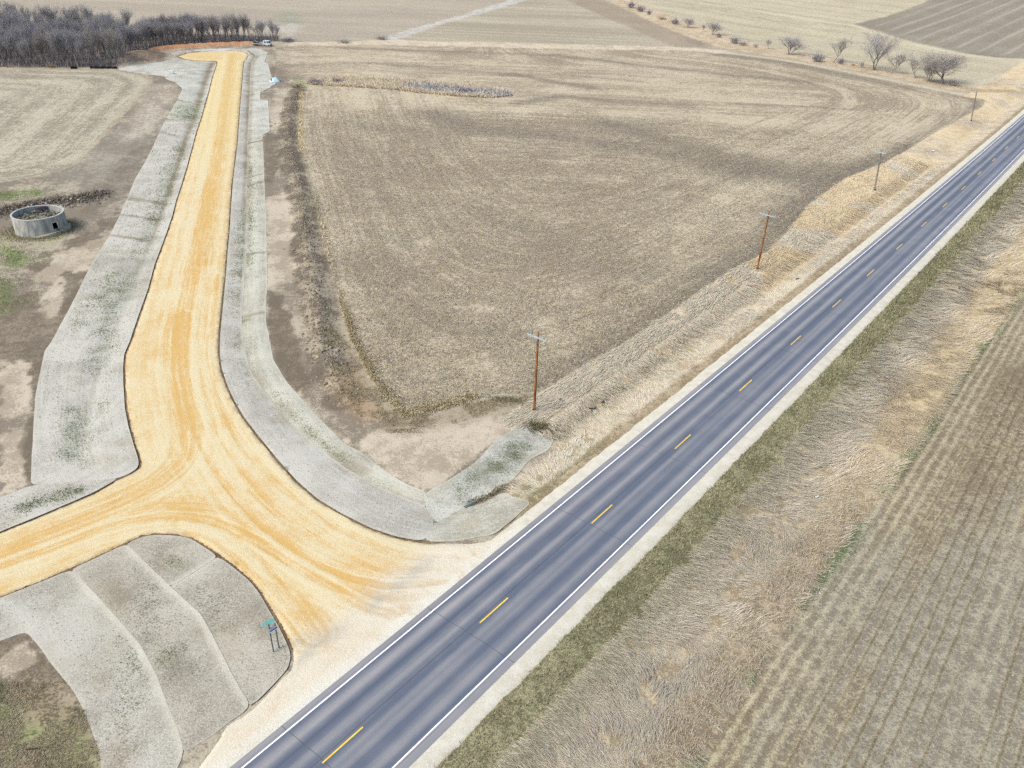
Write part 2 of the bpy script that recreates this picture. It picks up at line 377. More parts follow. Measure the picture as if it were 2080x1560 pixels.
def dirrow(a, b, X, Y):
    a = px1(*a); b = px1(*b); u = (b - a) / np.linalg.norm(b - a)
    return (X - a[0]) * (-u[1]) + (Y - a[1]) * u[0]
def spoly(pts, X, Y, wob=0.0, scale=3.0, seed=1, pad=8.0):
    """signed distance to an outline traced from the photo, with a wandering edge"""
    s = sdist(px(pts), X, Y, pad)
    return s + (wob * (fbm(X, Y, scale, 4, seed) - 0.5) * 2 if wob else 0)

ZN = ['distant_farmland', 'stubble_field', 'stubble_field', 'bare_ground', 'roadside_verge', 'roadside_verge', 'row_crop_field', 'woodland_floor', 'ploughed_field', 'hedgerow_strip', 'ploughed_field', 'grass_waterway']

def paint(X, Y):
    n = X.size; X = X.ravel(); Y = Y.ravel()
    s, d = sd_hw(X, Y); R = np.sqrt(X * X + Y * Y + CAM_H ** 2)
    st = dict(A=np.tile(P(165, 152, 135), (n, 1)), B=np.tile(P(208, 196, 172), (n, 1)), cov=np.full(n, 0.6), grain=np.full(n, 0.25), rowc=Y.copy(), rowa=np.full(n, 0.3), zone=np.zeros(n, int))
    def lay(mk, A=None, B=None, cov=None, grain=None, rowc=None, rowa=None, zone=None):
        mk = np.clip(mk, 0, 1); k = mk[:, None]
        if A is not None: st['A'] = st['A'] * (1 - k) + np.asarray(A) * k
        if B is not None: st['B'] = st['B'] * (1 - k) + np.asarray(B) * k
        if cov is not None: st['cov'] = st['cov'] * (1 - mk) + cov * mk
        if grain is not None: st['grain'] = st['grain'] * (1 - mk) + grain * mk
        if rowa is not None: st['rowa'] = st['rowa'] * (1 - mk) + rowa * mk
        if rowc is not None: st['rowc'] = np.where(mk > 0.5, rowc, st['rowc'])
        if zone is not None: st['zone'] = np.where(mk > 0.5, zone, st['zone'])
    big = fbm(X, Y, 60, 5, 3); mid = fbm(X, Y, 14, 4, 4); sm = fbm(X, Y, 3.2, 4, 5)
    def st1(c, w_, seed): return vn(c / w_, X * 0.012 + Y * 0.01, seed)
    # --- distant farmland
    rt_ = dirrow((900, 69), (1361, 89), X, Y); rr = dirrow((1480, 15), (1690, 45), X, Y)
    right = sst(90, 110, X - (Y - 300) * 0.02)
    lay(np.ones(n), P(176, 163, 142), P(206, 193, 170), 0.42 + 0.8 * (st1(rt_, 4.5, 2) - 0.5) + 0.6 * (st1(rt_, 14, 3) - 0.5) + 0.9 * (big - 0.5), 0.3, rt_, 0.9)
    # field north of the wood, browner
    lay(sst(-3, 3, spoly([(-500, 60), (-500, -60), (1150, -60), (1040, -4), (960, 22), (850, 52), (770, 74), (600, 84), (566, 74), (430, 66), (0, 38)], X, Y, 2, 10, 6)), P(176, 162, 146), P(200, 186, 166), 0.5 + 0.5 * (st1(rt_, 9, 12) - 0.5) + 0.8 * (big - 0.5))
    lay(sst(-2, 2, spoly([(566, 22), (600, 22), (618, 40), (600, 55), (570, 50)], X, Y, 6, 20, 7)) * 0.6, P(150, 154, 130), P(185, 183, 160))
    lay(sst(-3, 3, spoly([(560, 58), (590, 48), (615, 52), (612, 70), (580, 76)], X, Y, 8, 14, 7)) * 0.7, P(196, 186, 174), P(224, 216, 206))
    lay(sst(-4, 4, spoly([(1215, -10), (1240, 2), (1400, 50), (1560, 90), (1740, 128), (1930, 166), (2100, 184), (2400, 190), (2400, -100), (1200, -100)], X, Y, 3, 20, 8, 10)), P(178, 165, 140), P(216, 203, 175), 0.6 + 0.6 * (st1(rr, 7, 22) - 0.5) + 0.5 * (mid - 0.5), 0.3, rr, 0.8)
    rd = dirrow((1860, 160), (2080, 95), X, Y)
    lay(sst(-4, 4, spoly([(1960, 160), (2060, 130), (2300, 120), (2300, 190), (2080, 186), (1990, 180)], X, Y, 3, 10, 9)), None, None, 0.55 + 0.7 * (st1(rd, 3.5, 23) - 0.5), None, rd, 0.7)
    # long pale curves through the far fields
    for q, w_, k in (([(1480, 10), (1560, 25), (1650, 42), (1735, 52), (1850, 88), (1960, 112), (2080, 122)], 2.2, 0.5), ([(1440, 20), (1560, 44), (1700, 58), (1800, 82)], 1.5, 0.35), ([(2080, 150), (2000, 170), (1960, 184)], 2.0, 0.4)):
        lay(np.exp(-(pdist(px(q), X, Y, 12) / w_) ** 2) * k, P(225, 210, 180), P(236, 224, 198))
    # dark worked hillside with pale rows
    mk = spoly([(1735, 49), (1790, 36), (1850, 16), (1905, -6), (2300, -60), (2300, 130), (2080, 119), (2020, 117), (1960, 108), (1850, 84), (1780, 62)], X, Y, 1.2, 8, 10, 12)
    rdk = dirrow((1953, 79), (2080, 23), X, Y) + 6 * (fbm(X, Y, 120, 2, 40) - 0.5)
    lines = np.exp(-(((rdk / 10.2) % 1.0 - 0.5) * 10.2 / 1.0) ** 2) * sst(0.25, 0.55, fbm(X, Y, 40, 3, 41) + 0.1) * sst(2, 14, mk)
    lay(sst(-1.5, 1.5, mk), P(150, 140, 124), P(174, 163, 145), 0.35 + 0.8 * (mid - 0.5) + 0.6 * (st1(rdk, 2.5, 42) - 0.5), 0.15, rdk, 0.3, 8)
    lay(lines * 0.42, P(205, 196, 182), P(214, 205, 190))
    # tilled wedge
    mk = sdist(TILLED, X, Y, 10) + 3 * (sm - 0.5)
    lay(sst(-1.5, 1.5, mk), P(168, 150, 130), P(186, 170, 148), 0.45 + 1.0 * (mid - 0.5) + 0.5 * (big - 0.5), 0.15, dirrow((1210, 26), (1345, 86), X, Y), 0.4, 10)
    lay(sst(0, 4, spoly([(1380, 74), (1420, 70), (1450, 84), (1440, 96), (1400, 94)], X, Y, 4, 8, 11)) * 0.5, P(130, 120, 110), P(160, 148, 132))
    # --- central stubble field
    sc = sdist(FIELD_C, X, Y, 12)
    rsd = sst(70, 120, X); far = sst(13, 14, sc - 26 + 6 * (fbm(X, Y, 50, 2, 50) - 0.5))
    dr = dirrow((1480, 210), (1740, 223), X, Y) + 5 * (fbm(X, Y, 90, 2, 51) - 0.5)
    a_ = np.clip(-(d + 17.5), 0, 400); b_ = pdist(TRACK, X, Y); c_ = pdist(FIELD_C[:18], X, Y); scr = -np.log(np.exp(-0.09 * a_) + np.exp(-0.09 * b_) + np.exp(-0.09 * c_) + 1e-30) / 0.09
    rc = np.where(far > 0.5, dr, scr + 0.8 * (fbm(X, Y, 30, 2, 52) - 0.5))
    cov = 0.5 + (0.34 + 0.10 * sst(130, 190, Y)) * (st1(rc, 1.8, 53) - 0.5) + (0.30 + 0.05 * sst(130, 200, Y)) * (st1(rc, 5.5, 54) - 0.5) + 0.8 * (big - 0.5) + 0.7 * (mid - 0.5) + 0.5 * (sm - 0.5)
    lay(sst(-0.3, 0.3, sc + 0.5 * (sm - 0.5)), P(163, 146, 125), P(215, 199, 172), cov + 0.5 * rsd * (st1(rc, 1.3, 55) - 0.5), 0.95, rc, 0.62 + 0.3 * rsd, 1)
    dark = [([(880, 232), (960, 262), (1100, 275), (1240, 292), (1400, 322), (1500, 345)], 7, 0.8), ([(1230, 250), (1400, 300), (1560, 350), (1700, 372)], 7, 0.85), ([(1540, 330), (1640, 345), (1760, 345)], 5, 0.6),
            ([(1620, 440), (1590, 490), (1550, 520), (1480, 560)], 4, 0.8), ([(1700, 372), (1640, 410), (1600, 460)], 4, 0.9), ([(1560, 508), (1480, 548), (1380, 614), (1290, 674), (1200, 730), (1110, 786)], 2.0, 0.95), ([(1850, 300), (1760, 340), (1690, 375)], 4, 0.9),
            ([(1470, 112), (1600, 128), (1740, 158), (1840, 178)], 5, 0.75), ([(1120, 112), (1300, 132), (1480, 152), (1640, 166)], 3.5, 0.7), ([(700, 98), (900, 104), (1120, 112)], 2.5, 0.5), ([(1040, 150), (1120, 165), (1200, 178)], 3, 0.7),
            ([(1050, 210), (1140, 196), (1240, 205), (1400, 214)], 3, 0.7), ([(600, 130), (760, 128), (900, 140), (1040, 152)], 4, 0.45), ([(700, 250), (860, 268), (900, 300), (820, 330)], 5, 0.35), ([(700, 300), (740, 380), (800, 430)], 5, 0.3),
            ([(760, 520), (820, 600), (900, 660), (1000, 700)], 5, 0.3), ([(980, 420), (1100, 500), (1250, 540)], 7, 0.35), ([(1020, 152), (1140, 152), (1300, 165)], 2, 0.5), ([(1480, 210), (1624, 216), (1740, 223)], 1.4, 0.7), ([(560, 100), (570, 140), (600, 165)], 4, 0.5)]
    for q, w_, k in dark:
        dd = pdist(px(q), X, Y, w_ * 4) + w_ * 1.1 * (fbm(X, Y, w_ * 2.2, 4, int(w_ * 10)) - 0.5)
        lay(np.exp(-(np.maximum(dd, 0) / w_) ** 2) * k * (st['zone'] == 1), P(132, 119, 105), P(172, 158, 140), 0.25)
    lay(sst(8, 0, sc) * sst(0, 1.2, sc) * (s > 45) * (d > -32) * 0.5, P(128, 116, 102), P(176, 162, 142))
    # --- left stubble field
    sl = sdist(FIELD_L, X, Y, 12); el = pdist(FIELD_L_EDGE, X, Y) + 3 * (fbm(X, Y, 40, 2, 60) - 0.5)
    band = 0.5 + 0.5 * np.sin(el * 2 * math.pi / 9.0 + 0.8)
    lay(sst(-0.5, 0.5, sl + 1.5 * (sm - 0.5)), P(160, 148, 130), P(208, 198, 176), 0.5 + 0.22 * (band - 0.5) + 0.6 * (mid - 0.5) + 0.5 * (sm - 0.5) + 0.35 * (st1(el, 1.8, 61) - 0.5) + 0.3 * (st1(el, 6, 62) - 0.5), 0.8, el, 0.5, 2)
    lay(np.exp(-(el / 1.6) ** 2) * 0.45 * (sl > -4), P(150, 130, 105), P(175, 156, 130))
    # --- bare construction ground
    ms = sdist(SITE, X, Y, 12) + 1.0 * (sm - 0.5)
    lf = sst(-20, -45, X - (Y - 31) * -0.42 + 0)          # west of the new road
    mott = fbm(X, Y, 7, 5, 70); streakm = fbm(X * 0.9 + Y * 0.35, Y * 0.35 - X * 0.2, 4, 4, 72)
    lay(sst(-0.4, 0.4, ms) * (st['zone'] != 1) * (st['zone'] != 2), P(146, 133, 118), P(196, 182, 162), 0.40 + 1.5 * (mott - 0.5) + 0.7 * (streakm - 0.5), 0.22, X * 0.95 + Y * 0.3, 0.25, 3)
    site = (st['zone'] == 3)
    # greyer upper left
    lay(sst(-3, 3, spoly([(130, 345), (220, 285), (300, 225), (345, 230), (330, 290), (290, 350), (240, 440), (190, 440), (160, 380)], X, Y, 4, 9, 73)) * site, P(146, 136, 122), P(180, 170, 154), 0.45 + 1.0 * (streakm - 0.5))
    lay(sst(-3, 3, spoly([(300, 175), (340, 170), (368, 185), (350, 225), (320, 270), (255, 290), (250, 255)], X, Y, 4, 9, 74)) * site * 0.8, P(170, 155, 138), P(214, 202, 184), 0.6 + 1.0 * (streakm - 0.5))
    # dark worked soil by the west matting
    for q, k, wob in (([(-20, 620), (60, 600), (110, 640), (165, 580), (140, 650), (95, 715), (70, 745), (-20, 735)], 0.85, 2.5), ([(205, 440), (258, 400), (225, 480), (185, 540), (165, 590), (130, 620), (110, 560), (60, 540), (120, 500), (170, 480)], 0.75, 3), ([(70, 740), (95, 715), (80, 800), (68, 990), (60, 995), (50, 900), (60, 830)], 0.9, 0.8), ([(205, 380), (340, 250), (300, 330), (262, 400), (200, 440), (170, 430)], 0.5, 4),
                      ([(-20, 1290), (56, 1279), (90, 1320), (160, 1410), (120, 1400), (60, 1400), (40, 1350), (-20, 1345)], 0.95, 0.7), ([(545, 590), (570, 600), (585, 640), (612, 720), (628, 775), (612, 800), (585, 775), (553, 735), (541, 665)], 0.9, 1.2), ([(536, 272), (552, 268), (566, 280), (566, 330), (552, 372), (537, 370)], 0.8, 1.2), ([(550, 130), (580, 145), (590, 165), (562, 170), (548, 160)], 0.5, 2)):
        lay(sst(-0.25, 0.25, spoly(q, X, Y, wob, 2.6, 75)) * k, P(122, 109, 93), P(150, 135, 116), 0.35 + 0.9 * (sm - 0.5), 0.3)
    # pale dry patches
    for q, k, wob in (([(78, 565), (110, 520), (160, 503), (212, 520), (190, 545), (130, 550), (122, 600), (90, 605), (100, 580)], 0.85, 2), ([(0, 760), (40, 730), (70, 740), (60, 800), (40, 840), (0, 850)], 0.85, 1.8), ([(0, 890), (40, 870), (55, 940), (62, 985), (0, 1005)], 0.9, 1.5), ([(612, 790), (640, 850), (720, 900), (780, 870), (900, 860), (1000, 850), (1050, 870), (1000, 900), (900, 975), (860, 998), (800, 970), (700, 900), (640, 848), (605, 800)], 0.9, 1.2),
                      ([(542, 400), (580, 390), (604, 430), (608, 500), (600, 560), (545, 580), (541, 500)], 0.8, 1.5), ([(0, 1330), (50, 1310), (80, 1345), (20, 1370), (0, 1372)], 0.75, 0.8), ([(560, 180), (590, 182), (580, 240), (560, 270), (548, 260), (556, 210)], 0.7, 1.5), ([(560, 100), (600, 105), (640, 118), (600, 130), (560, 125)], 0.5, 2),
                      ([(180, 490), (225, 478), (210, 500), (190, 520)], 0.7, 1)):
        lay(sst(-0.2, 0.2, spoly(q, X, Y, wob, 2.2, 76)) * k, P(188, 171, 150), P(218, 202, 182), 0.6 + 1.6 * (sm - 0.5) + 0.5 * (streakm - 0.5), 0.3, None, 0.15)
    # lower-left grassy soil
    lay(sst(-1, 1, spoly([(-20, 1390), (60, 1390), (130, 1385), (170, 1432), (190, 1481), (215, 1600), (-20, 1600)], X, Y, 1.5, 3, 78)), P(112, 100, 78), P(172, 156, 130), 0.45 + 1.3 * (sm - 0.5), 0.4)
    for q, k in (([(-10, 1420), (40, 1440), (60, 1500), (30, 1560), (-10, 1560)], 0.5), ([(80, 1480), (160, 1450), (200, 1520), (205, 1570), (80, 1580)], 0.5), ([(0, 498), (40, 505), (68, 528), (30, 545), (0, 540)], 0.85), ([(-10, 560), (30, 570), (20, 640), (-10, 650)], 0.6), ([(-20, 388), (60, 384), (98, 390), (60, 404), (-20, 408)], 0.7), ([(0, 470), (24, 478), (20, 500), (0, 495)], 0.4),
                 ([(60, 480), (130, 470), (145, 480), (100, 500), (60, 500)], 0.35), ([(1010, 808), (1060, 806), (1075, 822), (1020, 826)], 0.6), ([(1050, 850), (1090, 852), (1105, 868), (1060, 858)], 0.6), ([(618, 375), (636, 385), (644, 430), (632, 425)], 0.7), ([(598, 155), (625, 158), (622, 180), (600, 178)], 0.5)):
        mk = sst(-0.5, 0.8, spoly(q, X, Y, 1.6, 2.5, 79)) * k * sst(0.3, 0.6, sm + 0.1)
        lay(mk, P(112, 122, 72), P(158, 168, 112), None, 0.4)
    # brown grassy band round the field corner and along the berm
    for q, w_, k in (([(690, 700), (740, 800), (800, 858), (880, 858), (960, 838), (1060, 815)], 1.6, 0.8), ([(640, 440), (660, 560), (680, 640), (700, 720), (745, 790)], 0.9, 0.5)):
        dd = pdist(px(q), X, Y, 8); lay(np.exp(-(dd / w_) ** 2) * k, P(140, 124, 100), P(180, 164, 140), 0.5 + 1.1 * (sm - 0.5), 0.45)
    db = pdist(BERM, X, Y, 8)
    lay(sst(2.7, 1.6, db + 2.4 * (sm - 0.5)), P(120, 108, 95), P(182, 167, 146), 0.42 + 1.5 * (sm - 0.5), 0.5)
    lay(np.exp(-(pdist(px([(700, 770), (722, 810), (745, 840)]), X, Y, 8) / 1.6) ** 2) * 0.8, P(160, 130, 100), P(188, 158, 126))
    gl = pdist(px([(612, 190), (609, 250), (612, 305)]), X, Y, 8)
    lay(np.exp(-(gl / 0.7) ** 2) * 0.4, P(196, 168, 122), P(222, 196, 150), 0.6)
    # orange bank, basin, mound by the turning circle
    lay(sst(3.6, 2.0, pdist(BANK, X, Y, 15) + 1.0 * (sm - 0.5)), P(188, 132, 96), P(212, 162, 122), 0.5 + 1.0 * (sm - 0.5), 0.2)
    dm = np.hypot((X - MOUND[0]) / 9.0, (Y - MOUND[1]) / 11.0)
    lay(sst(1.15, 0.85, dm), P(132, 112, 98), P(176, 152, 132), 0.4 + 1.4 * (sm - 0.5))
    lay(sst(-1, 1, spoly([(366, 104.6), (411, 100.6), (474, 98.2), (466, 102.4), (417, 103.2)], X, Y, 1.0, 5, 80)), P(204, 200, 200), P(226, 224, 226), 0.7)
    # debris ground behind the old silo base
    lay(sst(2.4, 0.8, pdist(DEBRIS, X, Y, 10) + 2.0 * (sm - 0.5)), P(104, 96, 88), P(160, 150, 134), 0.4 + 1.2 * (sm - 0.5), 0.6)
    # --- woodland floor
    mw = sdist(WOODS, X, Y, 12) + 5 * (sm - 0.5)
    lay(sst(-1, 2, mw), P(98, 90, 86), P(140, 128, 120), 0.45 + 1.2 * (sm - 0.5), 0.4, None, 0.0, 7)
    # --- grass strips between the fields
    mh = sdist(HEDGE, X, Y, 12) + 3 * (sm - 0.5)
    lay(sst(-1, 1.5, mh) * (1 - sst(-5, -4, d) * 0), P(184, 162, 132), P(226, 204, 176), 0.55 + 1.2 * (sm - 0.5) + 0.5 * (mid - 0.5), 0.35, None, 0.0, 9)
    mc = sdist(CREEK, X, Y, 12) + 3 * (sm - 0.5)
    lay(sst(-1, 1.5, mc), P(196, 176, 150), P(232, 214, 190), 0.6 + 1.2 * (sm - 0.5), 0.3, None, 0.0, 9)
    mx = sdist(STREAMER, X, Y, 12) + 4 * (sm - 0.5)
    lay(sst(-1, 2, mx) * 0.85, P(192, 184, 174), P(224, 218, 210), 0.6 + 1.3 * (sm - 0.5), 0.2, None, 0.0, 11)
    mwy = sdist(WATERWAY, X, Y, 12) + 1.6 * (sm - 0.5)
    lay(sst(-0.6, 0.8, mwy), P(188, 166, 138), P(228, 208, 184), 0.6 + 1.2 * (sm - 0.5), 0.35, None, 0.0, 11)
    lay(np.exp(-(pdist(px([(850, 176), (900, 182), (960, 188), (1010, 192)]), X, Y, 12) / 3.6) ** 2) * 0.9, P(158, 150, 148), P(212, 206, 202), 0.5 + 1.6 * (sm - 0.5))
    tr = pdist(TRACK, X, Y, 10)
    lay(np.exp(-(tr / 1.5) ** 2) * 0.8 * sst(-5.5, -7, d), P(210, 196, 172), P(228, 216, 196), 0.7, 0.1)
    # --- highway verges
    vl = sst(-6.0, -6.0 + 0.01, -6.0 + 0 * d)
    lv = (d < -4) & (d > -17.2 - 3 * sst(120, 150, s) + 0 * d) & (s > np.where(d < -9.0, 38.5, 27.0) + 3 * (sm - 0.5)) & (sc < 0.2) & (s < 290)
    lv2 = (d < -4) & (d > -24) & (s > 60) & (sc < 0.2) & (st['zone'] != 9)
    mkl = (lv | lv2).astype(float)
    gold = sst(0.5, 0.72, fbm(X, Y, 11, 4, 90) + 0.18 * sst(80, 150, s)) * sst(60, 95, s)
    lay(mkl, P(194, 174, 148), P(230, 212, 188), 0.55 + 1.3 * (fbm(X, Y, 2.2, 4, 91) - 0.5) + 0.5 * (mid - 0.5), 0.35, d, 0.15, 5)
    lay(mkl * gold * sst(-8, -11, d) * 0.8, P(222, 192, 148), P(242, 220, 182))
    lay(mkl * sst(-12.5, -11, d) * sst(-8.0, -9.5, d) * sst(90, 60, s) * 0.6, P(148, 132, 92), P(196, 178, 146), 0.5 + 1.2 * (sm - 0.5))
    lay(sst(-7.0, -6.2, d) * sst(-5.0, -5.4, d) * (s > 24) * 0.75, P(146, 124, 92), P(186, 166, 132), 0.5 + 1.0 * (sm - 0.5), 0.35, None, None, 5)
    lay(sst(-9, -8, d) * sst(-5.6, -6.4, d) * sst(22, 28, s) * sst(46, 38, s) * 0.6, P(120, 120, 82), P(188, 178, 146), 0.5 + 1.5 * (sm - 0.5), 0.5, None, None, 5)
    rv = (d > 4)
    lay(rv.astype(float), P(164, 146, 120), P(208, 191, 164), 0.55 + 1.2 * (fbm(X, Y, 2.0, 4, 92) - 0.5) + 0.4 * (mid - 0.5), 0.4, d, 0.1, 4)
    lay(rv * sst(13.2, 15.5, d + 2.5 * (mid - 0.5)) * sst(75, 35, s) * 0.75, P(144, 126, 104), P(188, 170, 146), 0.5 + 1.2 * (sm - 0.5))
    lay(rv * sst(12.5, 15.0, d + 2.5 * (mid - 0.5)) * sst(40, 75, s) * 0.8, P(190, 164, 126), P(222, 200, 162), 0.6 + 1.2 * (sm - 0.5))
    lay(rv * sst(8.9 + 0 * d, 7.9, d + 1.8 * (sm - 0.5)), P(126, 122, 92), P(176, 168, 136), 0.5 + 1.3 * (sm - 0.5) + 0.4 * (mid - 0.5), 0.55)
    lay(rv * sst(11.2, 8.6, d + 2.0 * (sm - 0.5)) * 0.45, P(128, 126, 96), P(176, 170, 136))
    # --- row-crop field right
    mb = sdist(BEANS, X, Y, 12) + 0.5 * (sm - 0.5)
    ph = (d + 0.22 * (fbm(s, d * 0.6, 3, 3, 99) - 0.5) - 19.0) / 0.97
    lay(sst(-0.25, 0.25, mb), P(142, 127, 105), P(186, 171, 144), 0.46 + 0.9 * (mid - 0.5) + 0.5 * (big - 0.5), 0.45, d, 0.0, 6)
    rowm = sst(20, 24, d)
    pale = sst(0.38, 0.52, fbm(s * 0.08, d * 0.7, 6, 3, 95) + 0.10 * sst(26, 21, d))
    grey = sst(0.45, 0.6, fbm(s * 0.15, d * 0.9, 5, 3, 96) + 0.12 * sst(24, 30, d))
    rows = 0.5 + 0.5 * np.cos(2 * math.pi * ph)
    inb = (st['zone'] == 6)
    lay(inb * np.clip(rows - 0.35, 0, 1) * 1.0 * pale * 0.9 * sst(260, 150, s), P(186, 172, 140), P(216, 204, 170), 0.75, None)
    lay(inb * grey * 0.4, P(152, 147, 138), P(176, 172, 164), 0.55, 0.3)
    dline = np.exp(-((((ph + 0.5) % 1.0) - 0.5) * 0.97 / 0.11) ** 2) * sst(0.36, 0.50, fbm(s * 0.05, d * 1.0, 3, 3, 97)) * sst(21.5, 23, d)
    lay(inb * dline * 0.8, P(104, 88, 64), P(134, 116, 88), 0.4)
    lay(inb * sst(90, 40, s) * 0.25 * sst(0.5, 0.7, mid), P(140, 122, 90), P(190, 170, 130))
    ge = sst(0.9, 0.1, np.abs(mb + 0.1)) * sst(0.42, 0.62, fbm(X, Y, 5, 4, 98))
    lay(ge * 0.8, P(84, 104, 64), P(126, 142, 96), 0.5 + 1.2 * (sm - 0.5), 0.5)
    lay(rv * sst(-1.2, -0.3, mb) * sst(0.2, -0.1, mb) * 0.0, P(120, 110, 90), P(160, 150, 130))
    # exposed dark soil just outside the gravel
    sg = sdist(GRAVEL, X, Y, 4)
    lay(sst(-0.55, -0.2, sg) * sst(-8.3, -9.6, d), P(116, 96, 76), P(150, 126, 98), 0.4 + 1.3 * (sm - 0.5), 0.5)
    # west / east ditch lines
    return st, s, d

# ------------------------------------------------------------------ laid surfaces: outlines
B = {}
B['apron'] = [(237, 140.5), (281, 129.6), (315, 115.8), (350, 107), (368, 106.3), (352, 114.5), (366, 120.5), (396, 124.5), (432, 125.5), (440, 128), (430.7, 160.8), (425, 186), (417, 211), (361.5, 202), (372, 180.4), (357, 166.5), (336, 160), (338, 155), (315, 152.7), (276, 148)]
B['short'] = [(361, 203), (417.4, 212.5), (410, 239), (405, 251), (338.4, 240.5), (350, 223)]
B['long'] = [(338, 242.5), (405, 252), (400.7, 267), (391.5, 301.5), (382.3, 336), (370.7, 375), (359, 410), (353.4, 435), (342.8, 467), (331, 500), (317.4, 535.5), (304, 586), (286, 637), (266.6, 695), (256, 719), (254, 745), (254.5, 774.7), (258, 830), (265, 864.7), (277, 906), (285.7, 932), (286, 950), (270, 961), (235, 972), (180, 975), (120, 980), (66, 985), (68, 930), (71, 872), (74.4, 809), (85, 754), (93.5, 712), (104, 699), (143, 628), (164, 586), (191, 529.5), (226.5, 476), (246, 435), (260, 403), (276, 364), (299, 324.6), (313, 297), (324.6, 269)]
B['branch'] = [(-250, 1108), (-100, 1052), (0, 1013), (66, 987), (120, 982), (180, 977), (236, 974), (240, 976), (194, 1001.5), (138.5, 1025.7), (69, 1055), (0, 1083), (-150, 1143), (-250, 1188)]
B['east_in'] = [(498, 99.5), (505, 107), (507, 112), (520, 112.5), (511, 126), (508, 149), (508, 184), (506, 218), (505, 246), (503, 288), (501, 357), (499, 391), (501, 440), (499, 500), (494, 560), (491, 610), (488, 660), (493, 710), (511, 760), (546, 810), (591, 860), (641, 905), (701, 950), (761, 985), (831, 1015), (868, 1030), (880, 1060), (862, 1097), (850, 1101), (800, 1092), (750, 1075), (690, 1045), (640, 1014), (600, 979), (560, 934), (521, 886), (491, 847), (471, 812), (457, 780), (447, 750), (443, 720), (444, 680), (448, 640), (452, 600), (456, 560), (460, 510), (464, 470), (467, 420), (471, 370), (476, 330), (481, 290), (484, 250), (486, 220), (489, 190), (491, 165), (493, 140), (495, 126), (502, 117), (504, 110), (497.6, 105.8), (485, 104), (465, 103), (478, 99)]
B['east_up'] = [(499, 98.5), (523, 98.5), (543.8, 106.5), (535.7, 127.3), (543.8, 129.6), (550.7, 156), (561, 172.3), (549, 173.5), (549, 180), (541, 180), (541, 184), (528, 185), (526.5, 203.4), (543.8, 203.4), (547, 268), (532, 273.8), (533.4, 285), (503.5, 289), (505.5, 246), (506.5, 218), (508.5, 184), (508.5, 149), (511.5, 126), (521, 112.5)]
B['east_out'] = [(503.5, 290.5), (533.4, 286.5), (534, 311), (535.7, 368), (539, 435), (539.5, 479), (541, 568), (538, 628), (540, 664), (554, 733), (578, 775), (600, 799), (645, 850.5), (701, 904), (736, 922), (769, 949), (808, 975), (828, 987), (862, 998), (866, 1012), (868, 1029), (831, 1014), (761, 984), (701, 949), (641, 904), (591, 859), (546, 809), (511, 759), (493, 709), (488.5, 659), (491.5, 609), (494.5, 559), (499.5, 499), (501.5, 439), (499.5, 390), (501.5, 356)]
B['ditch_up'] = [(864, 1001), (884.6, 995), (920.5, 971.8), (963.5, 946.5), (1007.7, 898.5), (1044, 871.5), (1063.5, 866.7), (1082.7, 875.4), (1111.5, 887), (1128.8, 887), (1117, 902), (1113.5, 914), (1073, 933), (1053.8, 958), (1034.6, 981), (1007.7, 985), (992, 1002), (967, 1017.7), (944, 1029), (915, 1042), (888, 1060), (868, 1029)]
B['ditch_low'] = [(889, 1061), (916, 1043), (945, 1034), (992, 1022), (1007.7, 1008.5), (1023, 1001), (1040, 1012), (1078.8, 1019.6), (1053.8, 1040), (1034, 1058), (1002.6, 1085), (966.7, 1091), (930.8, 1097.5), (889.7, 1103), (864, 1098)]
B['ll1'] = [(-120, 1262), (0, 1213), (64.6, 1188), (125.6, 1163), (142, 1157), (210, 1230.7), (281.5, 1313), (313.9, 1374), (335, 1431.7), (360, 1492.7), (371, 1530), (360, 1555), (330, 1600), (215, 1600), (208, 1527.6), (190, 1481), (172, 1434), (154, 1402), (107.7, 1344.6), (79, 1305), (55.6, 1279), (0, 1299.7), (-120, 1350)]
B['ll2'] = [(145, 1155), (179.5, 1139), (244, 1109), (253, 1106.5), (343, 1194.5), (404, 1248.7), (436.5, 1309.7), (465, 1367), (508, 1440), (448.7, 1481), (377, 1524), (373, 1527), (362.5, 1491.7), (337, 1430.7), (316, 1373), (283.5, 1312), (212, 1229.7)]
B['ll3'] = [(255, 1105.5), (287, 1089), (316, 1084), (352, 1086.5), (387.7, 1091), (430.7, 1118), (446, 1127.5), (344.5, 1191.5)]
B['ll4'] = [(447, 1129), (470, 1145), (509.7, 1177), (531, 1202), (549, 1234), (570.7, 1270), (585, 1299), (595, 1323), (596, 1341), (589, 1360), (538, 1417), (510.5, 1438), (466.6, 1366), (438, 1308.7), (405.6, 1247.7), (345, 1193.5)]
BL = [
 ('apron', 'broad pale straw matting sloping beside the turning circle', 'pale'),
 ('short', 'short square of green-tinged matting between two dark cross seams left of the gravel road', 'green'),
 ('long', 'long wide grey-green straw matting left of the gravel road, right of the round concrete base', 'grey'),
 ('branch', 'narrow grey matting strip along the upper edge of the gravel side branch', 'grey'),
 ('east_in', 'narrow grey matting hugging the right edge of the gravel road down to the junction', 'grey'),
 ('east_up', 'stepped pale matting with ragged outer edge right of the upper gravel road', 'pale'),
 ('east_out', 'outer strip of straw matting curving beside the brown spoil bank', 'tan'),
 ('ditch_up', 'pale matting patch below the nearest utility pole with dark green sprouts down its middle', 'pale'),
 ('ditch_low', 'small pointed matting piece between the muddy channel and the highway shoulder', 'tan'),
 ('ll1', 'leftmost wide matting sheet below the gravel branch, edging brown soil', 'low'),
 ('ll2', 'middle long matting sheet below the gravel branch, between two pale lap seams', 'grey2'),
 ('ll3', 'small rounded-top matting piece nearest the junction corner, above a pale cross seam', 'grey2'),
 ('ll4', 'rounded matting sheet that the green street name sign stands on', 'grey2'),
]
